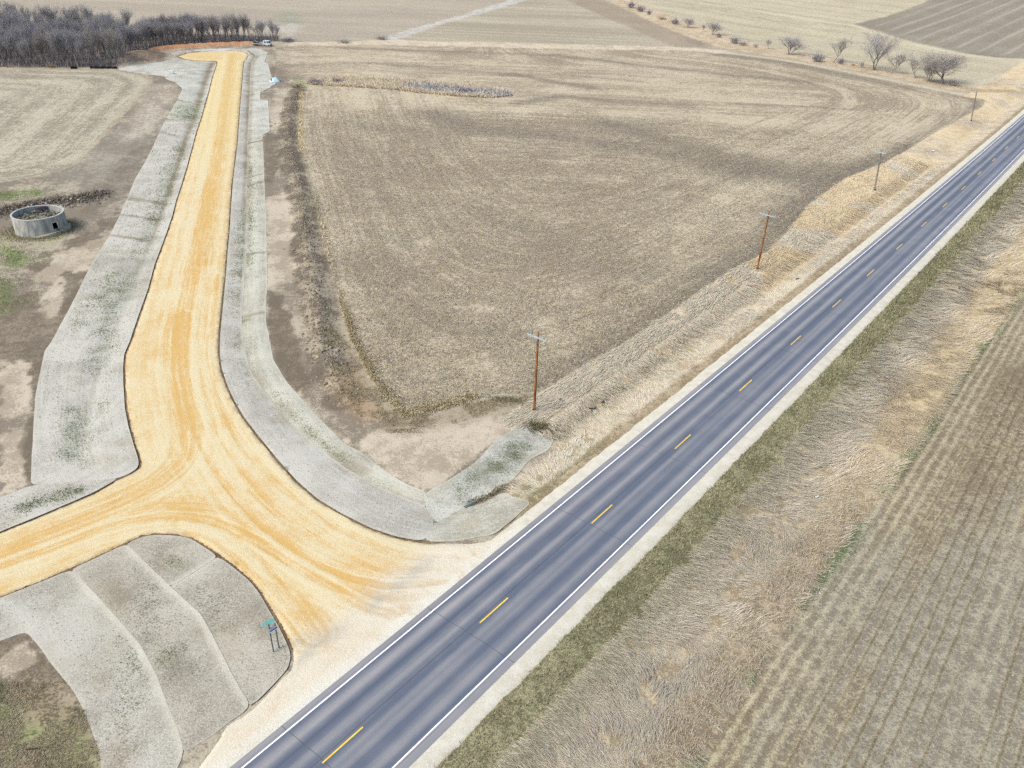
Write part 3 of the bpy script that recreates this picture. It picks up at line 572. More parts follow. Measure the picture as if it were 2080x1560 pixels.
PB = {k: px(v) for k, v in B.items()}

def densify(poly, hfun, wob=0.0, seed=0):
    out = []
    n = len(poly)
    for i in range(n):
        a, b = poly[i], poly[(i + 1) % n]; L = np.linalg.norm(b - a); h = hfun((a + b) / 2); k = max(1, int(L / h))
        for t in range(k): out.append(a + (b - a) * t / k)
    out = np.array(out)
    if wob:
        out[:, 0] += wob * 2 * (fbm(out[:, 0], out[:, 1], 1.3, 3, seed) - 0.5); out[:, 1] += wob * 2 * (fbm(out[:, 0] + 50, out[:, 1], 1.3, 3, seed + 1) - 0.5)
    return out
def fill(poly, hfun, hmin):
    """triangulate an outline with interior points whose spacing follows hfun"""
    lo = poly.min(0); hi = poly.max(0); pts = []
    y = lo[1]
    while y < hi[1]:
        # a row at spacing given at the row's centre
        h = hfun(np.array([(lo[0] + hi[0]) / 2, y]))
        xs = np.arange(lo[0] + (h / 2 if int(y * 7) % 2 else 0), hi[0], h); pts.append(np.c_[xs, np.full(len(xs), y)]); y += h * 0.9
    pts = np.vstack(pts); pts = pts + rng.uniform(-0.12, 0.12, pts.shape) * hmin
    dd = sdist(poly, pts[:, 0], pts[:, 1], 2.0); hh = np.array([hfun(p) for p in pts]) if False else None
    pts = pts[dd > hmin * 0.45]
    V = np.vstack([poly, pts]); n = len(poly)
    r = delaunay_2d_cdt([Vector(p) for p in V.tolist()], [(i, (i + 1) % n) for i in range(n)], [], 0, 1e-5)
    vo = np.array([tuple(v) for v in r[0]]); F = np.array([f for f in r[2] if len(f) == 3])
    c = vo[F].mean(1); F = F[inside(poly, c[:, 0], c[:, 1])]
    a = vo[F]; ar = (a[:, 1, 0] - a[:, 0, 0]) * (a[:, 2, 1] - a[:, 0, 1]) - (a[:, 2, 0] - a[:, 0, 0]) * (a[:, 1, 1] - a[:, 0, 1])
    F[ar < 0] = F[ar < 0][:, ::-1]; F = F[np.abs(ar) > 1e-7]
    return vo, F
def rdist(p): return math.sqrt(p[0] ** 2 + p[1] ** 2 + CAM_H ** 2)

# ------------------------------------------------------------------ build the ground sheet
def build_ground():
    ys = [12.0]
    while ys[-1] < 1000: ys.append(ys[-1] * 1.0062 + 0.02)
    while ys[-1] < 9000: ys.append(ys[-1] * 1.12)
    ys = np.array(ys); nc = 640; u = np.linspace(0, 1, nc)
    xl = -46 - 0.66 * (ys - 30); xr = 48 + 0.64 * (ys - 30)
    xl = np.minimum(xl, -48); xr = np.maximum(xr, 48)
    X = xl[:, None] + (xr - xl)[:, None] * u[None]; Y = np.repeat(ys[:, None], nc, 1)
    st, s, d = paint(X, Y)
    x = X.ravel(); y = Y.ravel()
    z = TS(x, y) + lumps(x, y)
    rough = (fbm(x, y, 0.9, 3, 200) - 0.5) * (1 - 0.85 * sst(90, 170, np.hypot(x, y)))
    amp = np.select([st['zone'] == 3, st['zone'] == 4, st['zone'] == 5, st['zone'] == 1, st['zone'] == 6], [0.07, 0.20, 0.20, 0.08, 0.05], 0.08)
    z = z + rough * amp
    inb = (st['zone'] == 6); ph = (d - 19.0) / 0.97
    z = z + inb * 0.035 * np.cos(2 * math.pi * ph) * (y < 140)
    # sink below everything laid on top
    sink = sst(6.0, 5.5, np.abs(d)) * (s < 420)
    z = z - 0.10 * sink
    near = (x * x + y * y) < 420 ** 2
    zi = np.zeros(x.shape)
    for poly in [GRAVEL] + list(PB.values()):
        q = np.zeros(x.shape); ss = sdist(poly, x[near], y[near], 3.0)
        q[near] = sst(0.0, 0.35, ss); zi = np.maximum(zi, q)
    z = z - zi * (0.16 + np.abs(rough) * amp) - zi * rough * amp * 0.9
    V = np.c_[x, y, z]
    nr = len(ys); idx = np.arange(nr * nc).reshape(nr, nc)
    F = np.stack([idx[:-1, :-1], idx[:-1, 1:], idx[1:, 1:], idx[1:, :-1]], -1).reshape(-1, 4)
    fz = st['zone'][F[:, 0]]
    for zone in range(len(ZN)):
        sel = F[fz == zone]
        if len(sel) < 4: continue
        used, inv = np.unique(sel.ravel(), return_inverse=True)
        mat = M_DIRT if zone == 3 else M_GROUND
        o = mesh_np(ZN[zone], V[used], inv.reshape(-1, 4), mat, None, {'ColA': st['A'][used], 'ColB': st['B'][used], 'cov': st['cov'][used], 'grain': st['grain'][used], 'rowc': st['rowc'][used], 'rowa': st['rowa'][used]}, smooth=True)
        tag(o, kind='structure')
build_ground()

# ------------------------------------------------------------------ gravel road
TR = [([(468, 112), (455, 200), (441, 300), (421, 400), (402, 500), (385, 600), (372, 690), (373, 760), (395, 850), (425, 930), (480, 1010), (560, 1085), (660, 1150), (780, 1190), (900, 1180)], 4.0),
      ([(-200, 1225), (0, 1148), (100, 1112), (200, 1072), (320, 1045), (430, 1050), (540, 1100), (640, 1165), (730, 1215), (800, 1240)], 3.2),
      ([(375, 640), (370, 760), (395, 860), (385, 930), (330, 985), (230, 1035), (100, 1085), (0, 1122), (-150, 1180)], 2.6),
      ([(440, 560), (430, 700), (445, 800), (500, 900), (580, 990), (690, 1070), (820, 1120), (930, 1130)], 2.2),
      ([(380, 1060), (450, 1080), (520, 1140), (590, 1220), (640, 1290)], 2.0)]
def side_dist(line, X, Y):
    best = np.full(X.shape, 1e12); sg = np.zeros(X.shape)
    for a, b in zip(line[:-1], line[1:]):
        ab = b - a; L2 = max(ab @ ab, 1e-9); t = np.clip(((X - a[0]) * ab[0] + (Y - a[1]) * ab[1]) / L2, 0, 1)
        qx = X - a[0] - t * ab[0]; qy = Y - a[1] - t * ab[1]; dd = qx * qx + qy * qy; m_ = dd < best
        best = np.where(m_, dd, best); sg = np.where(m_, np.sign(ab[0] * qy - ab[1] * qx), sg)
    return np.sqrt(best) * sg
def build_gravel():
    hf = lambda p: max(0.20, 0.0030 * rdist(p))
    poly = densify(GRAVEL, lambda p: max(0.35, 0.004 * rdist(p)), 0.07, 3)
    V, F = fill(poly, hf, 0.20)
    x, y = V[:, 0], V[:, 1]; s, d = sd_hw(x, y)
    sg = sdist(GRAVEL, x, y, 3)
    cov = np.full(len(x), 0.70) + (0.7 - 0.4 * sst(60, 120, y)) * (fbm(x, y, 5, 4, 300) - 0.5) + 0.3 * (fbm(x, y, 1.2, 3, 301) - 0.5)
    yel = np.zeros(len(x)); z = np.zeros(len(x)); bw = np.full(len(x), 0.08); rowc_ = sg.copy()
    for k, (q, wd) in enumerate(TR):
        ln = smooth_line(px(q), 2.0); sd = side_dist(ln, x, y)
        sd = sd + 0.35 * (fbm(x, y, 9, 2, 310 + k) - 0.5)
        st = vn(sd / 0.36, np.zeros_like(sd) + 3.3 * k + 0.02 * y, 320 + k); st2 = vn(sd / 1.5, np.zeros_like(sd) + 5.1 * k, 330 + k)
        wgt = np.exp(-(sd / wd) ** 2); up_ = wgt > bw; rowc_ = np.where(up_, sd + 40 * (k + 1), rowc_); bw = np.maximum(bw, wgt)
        st3 = vn(sd / 0.75, np.zeros_like(sd) + 9.7 * k, 350 + k); yel = yel + wgt * (0.75 * (st - 0.45) * sst(170, 90, y) + 0.7 * (st2 - 0.42) + 0.9 * (st3 - 0.5) * sst(60, 130, y)); z = z - 0.03 * wgt * (st - 0.5)
    cov = cov - 1.05 * yel - 0.18 * sst(1, 4, sg) * sst(60, 110, y)
    A = np.tile(P(229, 186, 116), (len(x), 1)); Bc = np.tile(P(240, 222, 183), (len(x), 1))
    far = sst(140, 210, y)[:, None]
    A = A * (1 - far) + P(229, 194, 130) * far; Bc = Bc * (1 - far) + P(241, 220, 172) * far
    # pale crushed stone towards the highway, a grey band crossing the mouth
    k = (sst(-11.0, -7.0, d + 1.8 * (fbm(x, y, 2.5, 3, 340) - 0.5)) * sst(-60, -20, s))[:, None]
    A = A * (1 - k) + P(222, 198, 166) * k; Bc = Bc * (1 - k) + P(240, 228, 208) * k
    g = (np.exp(-((d + 7.8 + 0.8 * (fbm(x, y, 4, 3, 341) - 0.5)) / 0.55) ** 2) * sst(0.3, 0.6, fbm(x, y, 1.6, 4, 345)) * 0.8 * (s > -5))[:, None]
    A = A * (1 - g) + P(200, 190, 172) * g; Bc = Bc * (1 - g) + P(218, 209, 193) * g
    k = sst(-5.6, -4.6, d)[:, None]; A = A * (1 - k) + P(226, 214, 194) * k; Bc = Bc * (1 - k) + P(242, 235, 222) * k
    e = (sst(0.30, 0.0, sg + 0.7 * (fbm(x, y, 1.0, 3, 342) - 0.5)) * sst(-8.3, -9.6, d))[:, None] * 0.55
    A = A * (1 - e) + P(150, 118, 82) * e; Bc = Bc * (1 - e) + P(186, 150, 108) * e
    st_ = sst(0.62, 0.78, fbm(x, y, 4, 3, 343))[:, None] * 0.3
    A = A * (1 - st_) + P(222, 172, 96) * st_
    z = TS(x, y) + z + 0.045 + 0.02 * (fbm(x, y, 1.5, 3, 344) - 0.5)
    z = np.where((sg < 0.02) & (d < -5.2), z - 0.10, z); z = np.where(d > -5.2, terrain(x, y) + 0.045 - 0.035 * sst(-4.7, -4.35, d), z)
    o = mesh_np('gravel_road', np.c_[x, y, z], F, M_GRAVEL, None, {'ColA': A, 'ColB': Bc, 'cov': cov, 'grain': np.full(len(x), 0.22), 'rowc': rowc_, 'rowa': 0.16 + 0.55 * bw * sst(-6.2, -8, d)}, smooth=True)
    tag(o, kind='structure')
build_gravel()

# ------------------------------------------------------------------ erosion matting, each sheet a thing of its own
def build_matting():
    pal = {'pale': (P(176, 172, 160), P(222, 219, 209)), 'grey': (P(184, 177, 166), P(219, 213, 203)), 'grey2': (P(158, 149, 134), P(209, 200, 186)), 'tan': (P(172, 166, 150), P(214, 209, 194)), 'low': (P(168, 160, 147), P(213, 206, 195)), 'green': (P(172, 174, 156), P(204, 203, 188))}
    seams = {'ll1': [[(0, 1222), (22, 1230), (68, 1283)]], 'll2': [], 'long': [[(330, 430), (318, 458), (298, 508), (286, 545), (262, 600), (235, 665), (212, 712), (205, 750), (195, 800), (180, 860), (176, 960)]],
             'east_in': [[(864, 1095), (900, 1072), (931, 1054)]], 'ditch_low': [[(870, 1095), (905, 1072), (940, 1050)]], 'east_out': [[(520, 300), (519, 400), (520, 500), (521, 600), (524, 680), (548, 760), (600, 825), (660, 880), (740, 940), (820, 985)]]}
    laps = {'ll1': [(143.6, 1157), (211, 1230), (283, 1312), (315, 1373), (337, 1431), (362, 1492), (372, 1525)], 'll2': [(254, 1106), (344, 1194), (405, 1248), (437, 1309), (466, 1366), (509, 1440)], 'll3': [(344, 1192), (446, 1128)], 'll4': [(344, 1192), (446, 1128)]}
    cross = {'long': [[(338, 241), (405, 251)], [(326, 268), (356, 276)], [(262, 402), (338, 412)], [(226, 478), (300, 488)], [(255, 405), (342, 415)], [(246, 436), (320, 446)]], 'short': [[(361, 203), (417, 212)], [(346, 232), (388, 240)]],
             'east_out': [[(501, 291), (533, 283)], [(500, 360), (535, 353)], [(500, 376), (535, 369)], [(495, 515), (540, 512)], [(490, 642), (538, 634)], [(488, 650), (500, 648)]], 'apron': [[(370, 206), (416, 212)]]}
    green = {'long': [([(360, 300), (345, 340), (330, 390), (300, 470), (280, 520)], 1.4, 0.55), ([(265, 560), (240, 600), (215, 650), (205, 700), (195, 740)], 1.8, 0.55), ([(150, 830), (150, 880), (140, 920)], 1.5, 0.75), ([(175, 880), (180, 930), (178, 950)], 0.9, 0.6), ([(205, 690), (195, 760)], 0.9, 0.6), ([(235, 560), (190, 620), (160, 660)], 1.6, 0.5), ([(215, 800), (190, 850)], 1.0, 0.4)],
             'branch': [([(60, 1030), (110, 1012), (150, 1000)], 0.8, 0.7)], 'short': [([(384, 218), (372, 244)], 2.5, 0.8)], 'east_in': [([(486, 660), (490, 700), (520, 775)], 0.9, 0.35), ([(500, 420), (494, 520), (487, 640)], 1.1, 0.45)], 'east_out': [([(503, 330), (500, 400), (498, 470), (494, 540)], 1.3, 0.4), ([(560, 800), (620, 870), (700, 930)], 0.8, 0.3)],
             'ditch_up': [([(985, 960), (1030, 930), (1070, 898)], 0.9, 0.8), ([(930, 1000), (985, 965)], 0.9, 0.4), ([(1040, 925), (1050, 935)], 1.2, 0.4)], 'll2': [([(300, 1230), (330, 1290), (350, 1350)], 1.4, 0.4), ([(380, 1350), (400, 1380)], 0.7, 0.6), ([(290, 1160), (330, 1240)], 1.0, 0.3)], 'll3': [([(320, 1140), (360, 1145)], 0.8, 0.5)], 'll4': [([(420, 1210), (450, 1280)], 1.6, 0.15)], 'll1': [([(250, 1300), (280, 1400), (270, 1480)], 1.5, 0.25)]}
    roots = {}
    for i, (key, label, pk) in enumerate(BL):
        base = PB[key]; c = base.mean(0)
        hf = lambda p: max(0.20, 0.0025 * rdist(p))
        hm = max(0.20, 0.0025 * rdist(c))
        poly = densify(base, lambda p: max(0.4, 0.004 * rdist(p)), 0.05 if key[0] == 'l' else 0.10, 20 + i)
        e = 0.05; gx = (sdist(base, poly[:, 0] + e, poly[:, 1], 3.0) - sdist(base, poly[:, 0] - e, poly[:, 1], 3.0)); gy = (sdist(base, poly[:, 0], poly[:, 1] + e, 3.0) - sdist(base, poly[:, 0], poly[:, 1] - e, 3.0)); gl = np.maximum(np.hypot(gx, gy), 0.03)
        poly[:, 0] -= 0.14 * gx / gl; poly[:, 1] -= 0.14 * gy / gl
        # keep clear of the gravel: the photo shows a bare dark strip between them
        for _ in range(4):
            dg = sdist(GRAVEL, poly[:, 0], poly[:, 1], 3.0); gap = 0.20
            mv = dg > -gap
            e = 0.05
            gx = (sdist(GRAVEL, poly[:, 0] + e, poly[:, 1], 3.0) - sdist(GRAVEL, poly[:, 0] - e, poly[:, 1], 3.0)) / (2 * e)
            gy = (sdist(GRAVEL, poly[:, 0], poly[:, 1] + e, 3.0) - sdist(GRAVEL, poly[:, 0], poly[:, 1] - e, 3.0)) / (2 * e)
            gl = np.maximum(np.hypot(gx, gy), 0.3)
            poly[:, 0] -= np.where(mv, (dg + gap) * gx / gl, 0); poly[:, 1] -= np.where(mv, (dg + gap) * gy / gl, 0)
        for _ in range(2): poly = 0.5 * poly + 0.25 * (np.roll(poly, 1, 0) + np.roll(poly, -1, 0))
        V, F = fill(poly, hf, hm)
        x, y = V[:, 0], V[:, 1]; n = len(x)
        A = np.tile(pal[pk][0], (n, 1)); Bc = np.tile(pal[pk][1], (n, 1))
        se = sdist(poly, x, y, 2); sm = fbm(x, y, 2.5, 4, 400 + i); md = fbm(x, y, 8, 3, 420 + i)
        cov = 0.58 + 0.8 * (sm - 0.5) + 0.5 * (md - 0.5)
        z = TS(x, y) + 0.03 + 0.03 * (fbm(x, y, 1.1, 3, 440) - 0.5) + 0.012 * (i % 3)
        def mixin(k, a, b):
            nonlocal A, Bc
            k = np.clip(k, 0, 1)[:, None]; A = A * (1 - k) + a * k; Bc = Bc * (1 - k) + b * k
        # bare soil showing through thin places
        mixin(sst(0.60, 0.78, fbm(x, y, 3.5, 4, 450 + i)) * 0.45, P(158, 144, 122), P(190, 178, 156))
        for q in seams.get(key, []):
            dd = pdist(smooth_line(px(q), 1.5), x, y); k = np.exp(-(dd / 0.55) ** 2) * 0.6; mixin(k, P(204, 200, 188), P(222, 219, 208)); z = z + 0.02 * k
        if key in laps:
            dd = pdist(px(laps[key]), x, y); k = np.exp(-(dd / 0.4) ** 2); mixin(k * 0.9, P(210, 203, 186), P(226, 219, 203)); z = z + 0.02 * k * (1 if key in ('ll1', 'll2') else 0)
            k = np.exp(-((dd - 1.3) / 0.6) ** 2) * 0.25; mixin(k, P(198, 192, 176), P(214, 208, 192))
        for q in cross.get(key, []):
            dd = pdist(px(q), x, y) + 0.4 * (sm - 0.5); k = np.exp(-(dd / 0.45) ** 2); mixin(k * 0.65, P(120, 110, 88), P(150, 140, 116)); z = z - 0.05 * k
        if key in ('long', 'short', 'apron'):
            dd = pdist(WEST_DITCH, x, y) + 0.5 * (sm - 0.5); far = sst(95, 150, y); wl = np.maximum(0.34, 0.0036 * np.hypot(x, y)); k = np.exp(-(dd / wl) ** 2) * (0.25 + 0.60 * far); mixin(k, P(116, 102, 78), P(150, 134, 108))
        if key in ('east_in', 'east_out', 'east_up'):
            dd = pdist(EAST_DITCH, x, y) + 0.6 * (sm - 0.5); far = sst(110, 160, y); wl = np.maximum(0.34, 0.0034 * np.hypot(x, y)); k = np.exp(-(dd / wl) ** 2) * (0.25 + 0.60 * far); mixin(k, P(120, 106, 80), P(152, 138, 112))
        gsp = np.zeros(n)
        for q, wd, kk in green.get(key, []):
            dd = pdist(smooth_line(px(q), 1.5), x, y); gsp = np.maximum(gsp, np.exp(-(dd / wd) ** 2) * kk)
        if key in ('long',): gsp = np.maximum(gsp, 0.10)
        sgl = sdist(GRAVEL, x, y, 60)
        mixin(gsp * sst(0.40, 0.62, 0.6 * vn(sgl / 0.42, y * 0.12, 470 + i) + 0.4 * fbm(x, y, 0.9, 3, 460 + i)) * 0.6, P(140, 142, 112), P(184, 186, 164))
        # rim: light frayed edge
        mixin(sst(0.22, 0.05, se) * 0.5, P(210, 202, 186), P(224, 216, 202))
        sg = sdist(GRAVEL, x, y, 60)
        rowc = np.where(sg > -40, sg, 0.7 * x + 0.7 * y)
        # a thin turned-down rim gives the sheet its thickness
        ee = {}
        for a, b in np.vstack([F[:, [0, 1]], F[:, [1, 2]], F[:, [2, 0]]]): ee[(a, b)] = 1
        bd = [(a, b) for (a, b) in ee if (b, a) not in ee]
        bv = sorted({a for e_ in bd for a in e_}); nb_ = len(bv); mp = {a: n + j for j, a in enumerate(bv)}
        V3 = np.c_[x, y, z]; low = V3[bv].copy(); low[:, 2] -= 0.06
        Fq = np.array([(mp[b], mp[a], mp[a] + nb_, mp[b] + nb_) for a, b in bd])
        V3 = np.vstack([V3, V3[bv], low]); ext = lambda v: np.concatenate([v, v[bv], v[bv]])
        o = mesh_np('erosion_matting', V3, F, M_MAT, None, {'ColA': ext(A), 'ColB': ext(Bc), 'cov': ext(cov), 'grain': np.full(len(V3), 0.42), 'rowc': ext(rowc), 'rowa': np.full(len(V3), 0.36 if key[0] != 'l' or key == 'long' else 0.10)}, smooth=False, Fb=Fq)
        fl = np.ones(len(F) + len(Fq), bool); fl[len(F):] = False; o.data.polygons.foreach_set('use_smooth', fl)
        tag(o, label, 'erosion mat', 'straw erosion mats laid along the new gravel road')
        roots[key] = (o, gsp, x, y, z)
    return roots
MATS = build_matting()

# ------------------------------------------------------------------ highway
def ribbon(name, d0, d1, s0, s1, mat, zoff, parent=None, ds=2.0, nd=2, extra=None, wob=None):
    ss = np.arange(s0, s1 + 1e-6, ds); dd = np.linspace(d0, d1, nd)
    S, D = np.meshgrid(ss, dd, indexing='ij')
    if wob is not None: D = D + wob(S, D)
    x, y = hw_xy(S.ravel(), D.ravel()); z = terrain(x, y) + zoff
    if extra is not None: z = z + extra(S.ravel(), D.ravel())
    idx = np.arange(len(ss) * nd).reshape(len(ss), nd)
    F = np.stack([idx[:-1, :-1], idx[:-1, 1:], idx[1:, 1:], idx[1:, :-1]], -1).reshape(-1, 4)
    o = mesh_np(name, np.c_[x, y, z], F, mat, parent, {'rs': S.ravel(), 'rd': D.ravel()}, smooth=True)
    return o
def asphalt():
    mt, nt, b = new_mat('worn_asphalt')
    pos = N(nt, 'ShaderNodeNewGeometry').outputs['Position']; rs = attr(nt, 'rs'); rd = attr(nt, 'rd')
    c = N(nt, 'ShaderNodeCombineXYZ'); nt.links.new(math_(nt, 'MULTIPLY', rs, 0.02), c.inputs[0]); nt.links.new(rd, c.inputs[1])
    lane = noise(nt, c.outputs[0], 1.3, 4.0, 0.6)
    # paler wheel tracks at fixed offsets in each lane
    tot = None
    for off, wd, am in ((-2.75, 0.42, 0.9), (-1.05, 0.36, 0.8), (0.65, 0.34, 0.55), (1.3, 0.3, 0.5), (2.75, 0.42, 0.7)):
        e = math_(nt, 'SUBTRACT', math_(nt, 'ADD', rd, math_(nt, 'MULTIPLY', lane, 0.25)), off + 0.12)
        e = math_(nt, 'MULTIPLY', math_(nt, 'POWER', math_(nt, 'ABSOLUTE', math_(nt, 'DIVIDE', e, wd)), 2.0), -1.0)
        g = math_(nt, 'MULTIPLY', math_(nt, 'EXPONENT', e), am); tot = g if tot is None else math_(nt, 'ADD', tot, g)
    v = math_(nt, 'ADD', math_(nt, 'MULTIPLY', tot, 0.95), math_(nt, 'MULTIPLY', math_(nt, 'SUBTRACT', lane, 0.5), 1.1))
    v = math_(nt, 'ADD', v, math_(nt, 'MULTIPLY', math_(nt, 'SUBTRACT', noise(nt, pos, 0.35, 4.0), 0.5), 0.5))
    # outside the white lines: lighter shoulder asphalt
    sh = N(nt, 'ShaderNodeMapRange'); nt.links.new(math_(nt, 'ABSOLUTE', rd), sh.inputs[0]); sh.inputs[1].default_value = 3.60; sh.inputs[2].default_value = 3.68
    v = math_(nt, 'ADD', v, math_(nt, 'MULTIPLY', sh.outputs[0], 0.75))
    mx = N(nt, 'ShaderNodeMix', data_type='RGBA'); nt.links.new(v, mx.inputs['Factor'])
    mx.inputs['A'].default_value = (*P(104, 112, 130), 1); mx.inputs['B'].default_value = (*P(171, 167, 170), 1)
    fine = noise(nt, pos, 18.0, 3.0, 0.8); g = math_(nt, 'ADD', 0.5, math_(nt, 'MULTIPLY', fine, 1.0))
    # dark longitudinal joints
    for off, wd, am in ((-4.02 + 0.30, 0.0, 0.0), (-0.30, 0.06, 0.30), (-1.95, 0.10, 0.18), (3.78, 0.05, 0.25), (-3.82, 0.05, 0.25)):
        if am == 0: continue
        e = math_(nt, 'SUBTRACT', math_(nt, 'ADD', rd, math_(nt, 'MULTIPLY', math_(nt, 'SUBTRACT', noise(nt, c.outputs[0], 6.0, 2.0), 0.5), 0.15)), off)
        e = math_(nt, 'EXPONENT', math_(nt, 'MULTIPLY', math_(nt, 'POWER', math_(nt, 'ABSOLUTE', math_(nt, 'DIVIDE', e, wd)), 2.0), -1.0))
        g = math_(nt, 'MULTIPLY', g, math_(nt, 'SUBTRACT', 1.0, math_(nt, 'MULTIPLY', e, am)))
    cg = N(nt, 'ShaderNodeCombineXYZ')
    for i in range(3): nt.links.new(g, cg.inputs[i])
    mul = N(nt, 'ShaderNodeVectorMath', operation='MULTIPLY'); nt.links.new(mx.outputs['Result'], mul.inputs[0]); nt.links.new(cg.outputs[0], mul.inputs[1])
    nt.links.new(mul.outputs[0], b.inputs['Base Color']); b.inputs['Roughness'].default_value = 0.75; b.inputs['Specular IOR Level'].default_value = 0.35
    return mt
M_ASPH = asphalt()
M_WHITE = plain('road_paint_white', (0.78, 0.79, 0.80), 0.6, 0.08, 3.0); M_YELLOW = plain('road_paint_yellow', (0.72, 0.47, 0.05), 0.6, 0.12, 4.0)
M_TAR = plain('tar_joint', (0.075, 0.08, 0.10), 0.6, 0.2, 3.0)
def shoulder_mat():
    mt, nt, b = new_mat('pale_crushed_stone')
    pos = N(nt, 'ShaderNodeNewGeometry').outputs['Position']
    n1 = noise(nt, pos, 9.0, 3.0, 0.65); n2 = noise(nt, pos, 0.8, 4.0, 0.6)
    v = math_(nt, 'ADD', math_(nt, 'MULTIPLY', n1, 0.7), math_(nt, 'MULTIPLY', n2, 0.5))
    rp = N(nt, 'ShaderNodeValToRGB'); nt.links.new(v, rp.inputs[0]); e = rp.color_ramp.elements
    e[0].position = 0.38; e[0].color = (*P(200, 189, 167), 1); e[1].position = 0.70; e[1].color = (*P(240, 233, 219), 1)
    nt.links.new(rp.outputs[0], b.inputs['Base Color'])
    bp = N(nt, 'ShaderNodeBump'); bp.inputs['Strength'].default_value = 0.3; bp.inputs['Distance'].default_value = 0.02
    nt.links.new(n1, bp.inputs['Height']); nt.links.new(bp.outputs[0], b.inputs['Normal'])
    return mt
M_SHOULD = shoulder_mat()
S0, S1 = -45.0, 430.0
highway = tag(ribbon('highway', -4.25, 4.35, S0, S1, M_ASPH, 0.03, nd=9), kind='structure')
def edge_out(S, D): return np.where(np.abs(D) > 5.0, np.sign(D) * 0.45 * (fbm(S, np.zeros_like(S) + np.sign(D) * 9, 1.6, 4, 500) - 0.5), 0)
tag(ribbon('gravel_shoulder', 4.25, 5.75, S0, S1, M_SHOULD, 0.015, ds=0.4, nd=7, wob=edge_out, extra=lambda s, d: -0.16 * sst(5.35, 5.9, np.abs(d))), kind='structure')
tag(ribbon('gravel_shoulder', -4.2, -5.7, 21.0, S1, M_SHOULD, 0.015, ds=0.4, nd=6, wob=edge_out, extra=lambda s, d: -0.16 * sst(5.2, 5.75, np.abs(d))), kind='structure')
tag(ribbon('gravel_shoulder', -4.2, -6.2, S0, -5.0, M_SHOULD, 0.02, ds=0.4, nd=5, wob=edge_out, extra=lambda s, d: -0.13 * sst(5.4, 6.2, np.abs(d))), kind='structure')
for side in (-3.62, 3.62):
    for k in range(16):
        a = S0 + k * (S1 - S0) / 16
        ribbon('edge_line', side - 0.05, side + 0.05, a, a + (S1 - S0) / 16, M_WHITE, 0.037, highway, ds=(S1 - S0) / 64)
for k in range(-3, 28):
    a = k * 15.24 + 0.15
    ribbon('lane_dash', -0.055, 0.055, a, a + 3.4, M_YELLOW, 0.038, highway, ds=1.7)
for k in range(-3, 27):
    a = k * 15.0 - 0.3 + random.uniform(-0.5, 0.5) + (0 if k > 3 else 0)
    if k in (0, 1, 2): a = (0.3, 14.1, 30.4)[k]
    ds_ = np.linspace(-4.24, 4.34, 19); off = 0.10 * (fbm(ds_, np.full(19, k * 3.0), 1.5, 3, 600) - 0.5) * 2 + 0.02 * ds_
    pts = []
    for dd, o_ in zip(ds_, off):
        for e_ in (-0.02, 0.02):
            x_, y_ = hw_xy(a + o_ + e_, dd); pts.append((x_, y_, float(terrain(x_, y_)) + 0.0345))
    F = [(2 * i, 2 * i + 2, 2 * i + 3, 2 * i + 1) for i in range(18)]
    mesh_np('tar_joint', np.array(pts), np.array(F), M_TAR, highway)

# ------------------------------------------------------------------ grass, straw and clods as real geometry
def ground_z(x, y):
    return TS(x, y) + lumps(x, y)
def blades(name, x, y, ang, elev, L, W, col, mat, kind='stuff', z0=-0.02, bend=0.0, parent=None):
    """one narrow leaf per point: lies along ang, rises by elev"""
    n = len(x); z = ground_z(x, y) + z0
    dx, dy, dz = np.cos(ang) * np.cos(elev), np.sin(ang) * np.cos(elev), np.sin(elev)
    px_, py_ = -np.sin(ang), np.cos(ang)
    b = np.c_[x, y, z]; pr = np.c_[px_, py_, np.zeros(n)] * (W / 2)[:, None]
    mid_ = b + np.c_[dx, dy, dz + 0.25 * bend] * (L * 0.55)[:, None]; tip = b + np.c_[dx, dy, dz - bend] * L[:, None]
    V = np.stack([b - pr, b + pr, mid_ + pr * 0.8, mid_ - pr * 0.8, tip], 1).reshape(-1, 3)
    i = np.arange(n)[:, None] * 5
    Fq = i + np.array([[0, 1, 2, 3]]); Ft = i + np.array([[3, 2, 4]])
    o = mesh_np(name, V, Fq, mat, parent, {'ColA': np.repeat(col, 5, 0)}, Fb=Ft)
    if kind: tag(o, kind=kind)
    return o
def leaf1(name, x, y, ang, elev, L, W, col, mat, kind='stuff', z0=-0.01, parent=None, zz=None):
    n = len(x); z = (ground_z(x, y) if zz is None else zz) + z0
    b = np.c_[x, y, z]; pr = np.c_[-np.sin(ang), np.cos(ang), np.zeros(n)] * (W / 2)[:, None]
    tip = b + np.c_[np.cos(ang) * np.cos(elev), np.sin(ang) * np.cos(elev), np.sin(elev)] * L[:, None]
    V = np.stack([b - pr, b + pr, tip], 1).reshape(-1, 3); F = np.arange(n * 3).reshape(-1, 3)
    o = mesh_np(name, V, F, mat, parent, {'ColA': np.repeat(col, 3, 0)})
    if kind: tag(o, kind=kind)
    return o
def sample_hw(n, s0, s1, d0, d1, power=1.7):
    out = []; tot = 0
    while tot < n:
        s = rng.uniform(s0, s1, n * 3); d = rng.uniform(d0, d1, n * 3); x, y = hw_xy(s, d); R = np.sqrt(x * x + y * y + CAM_H ** 2)
        w_ = (R / 52.0) ** (-power); k = rng.random(len(s)) < w_
        out.append(np.c_[s, d, x, y, R][k]); tot += k.sum()
    return np.vstack(out)[:n]
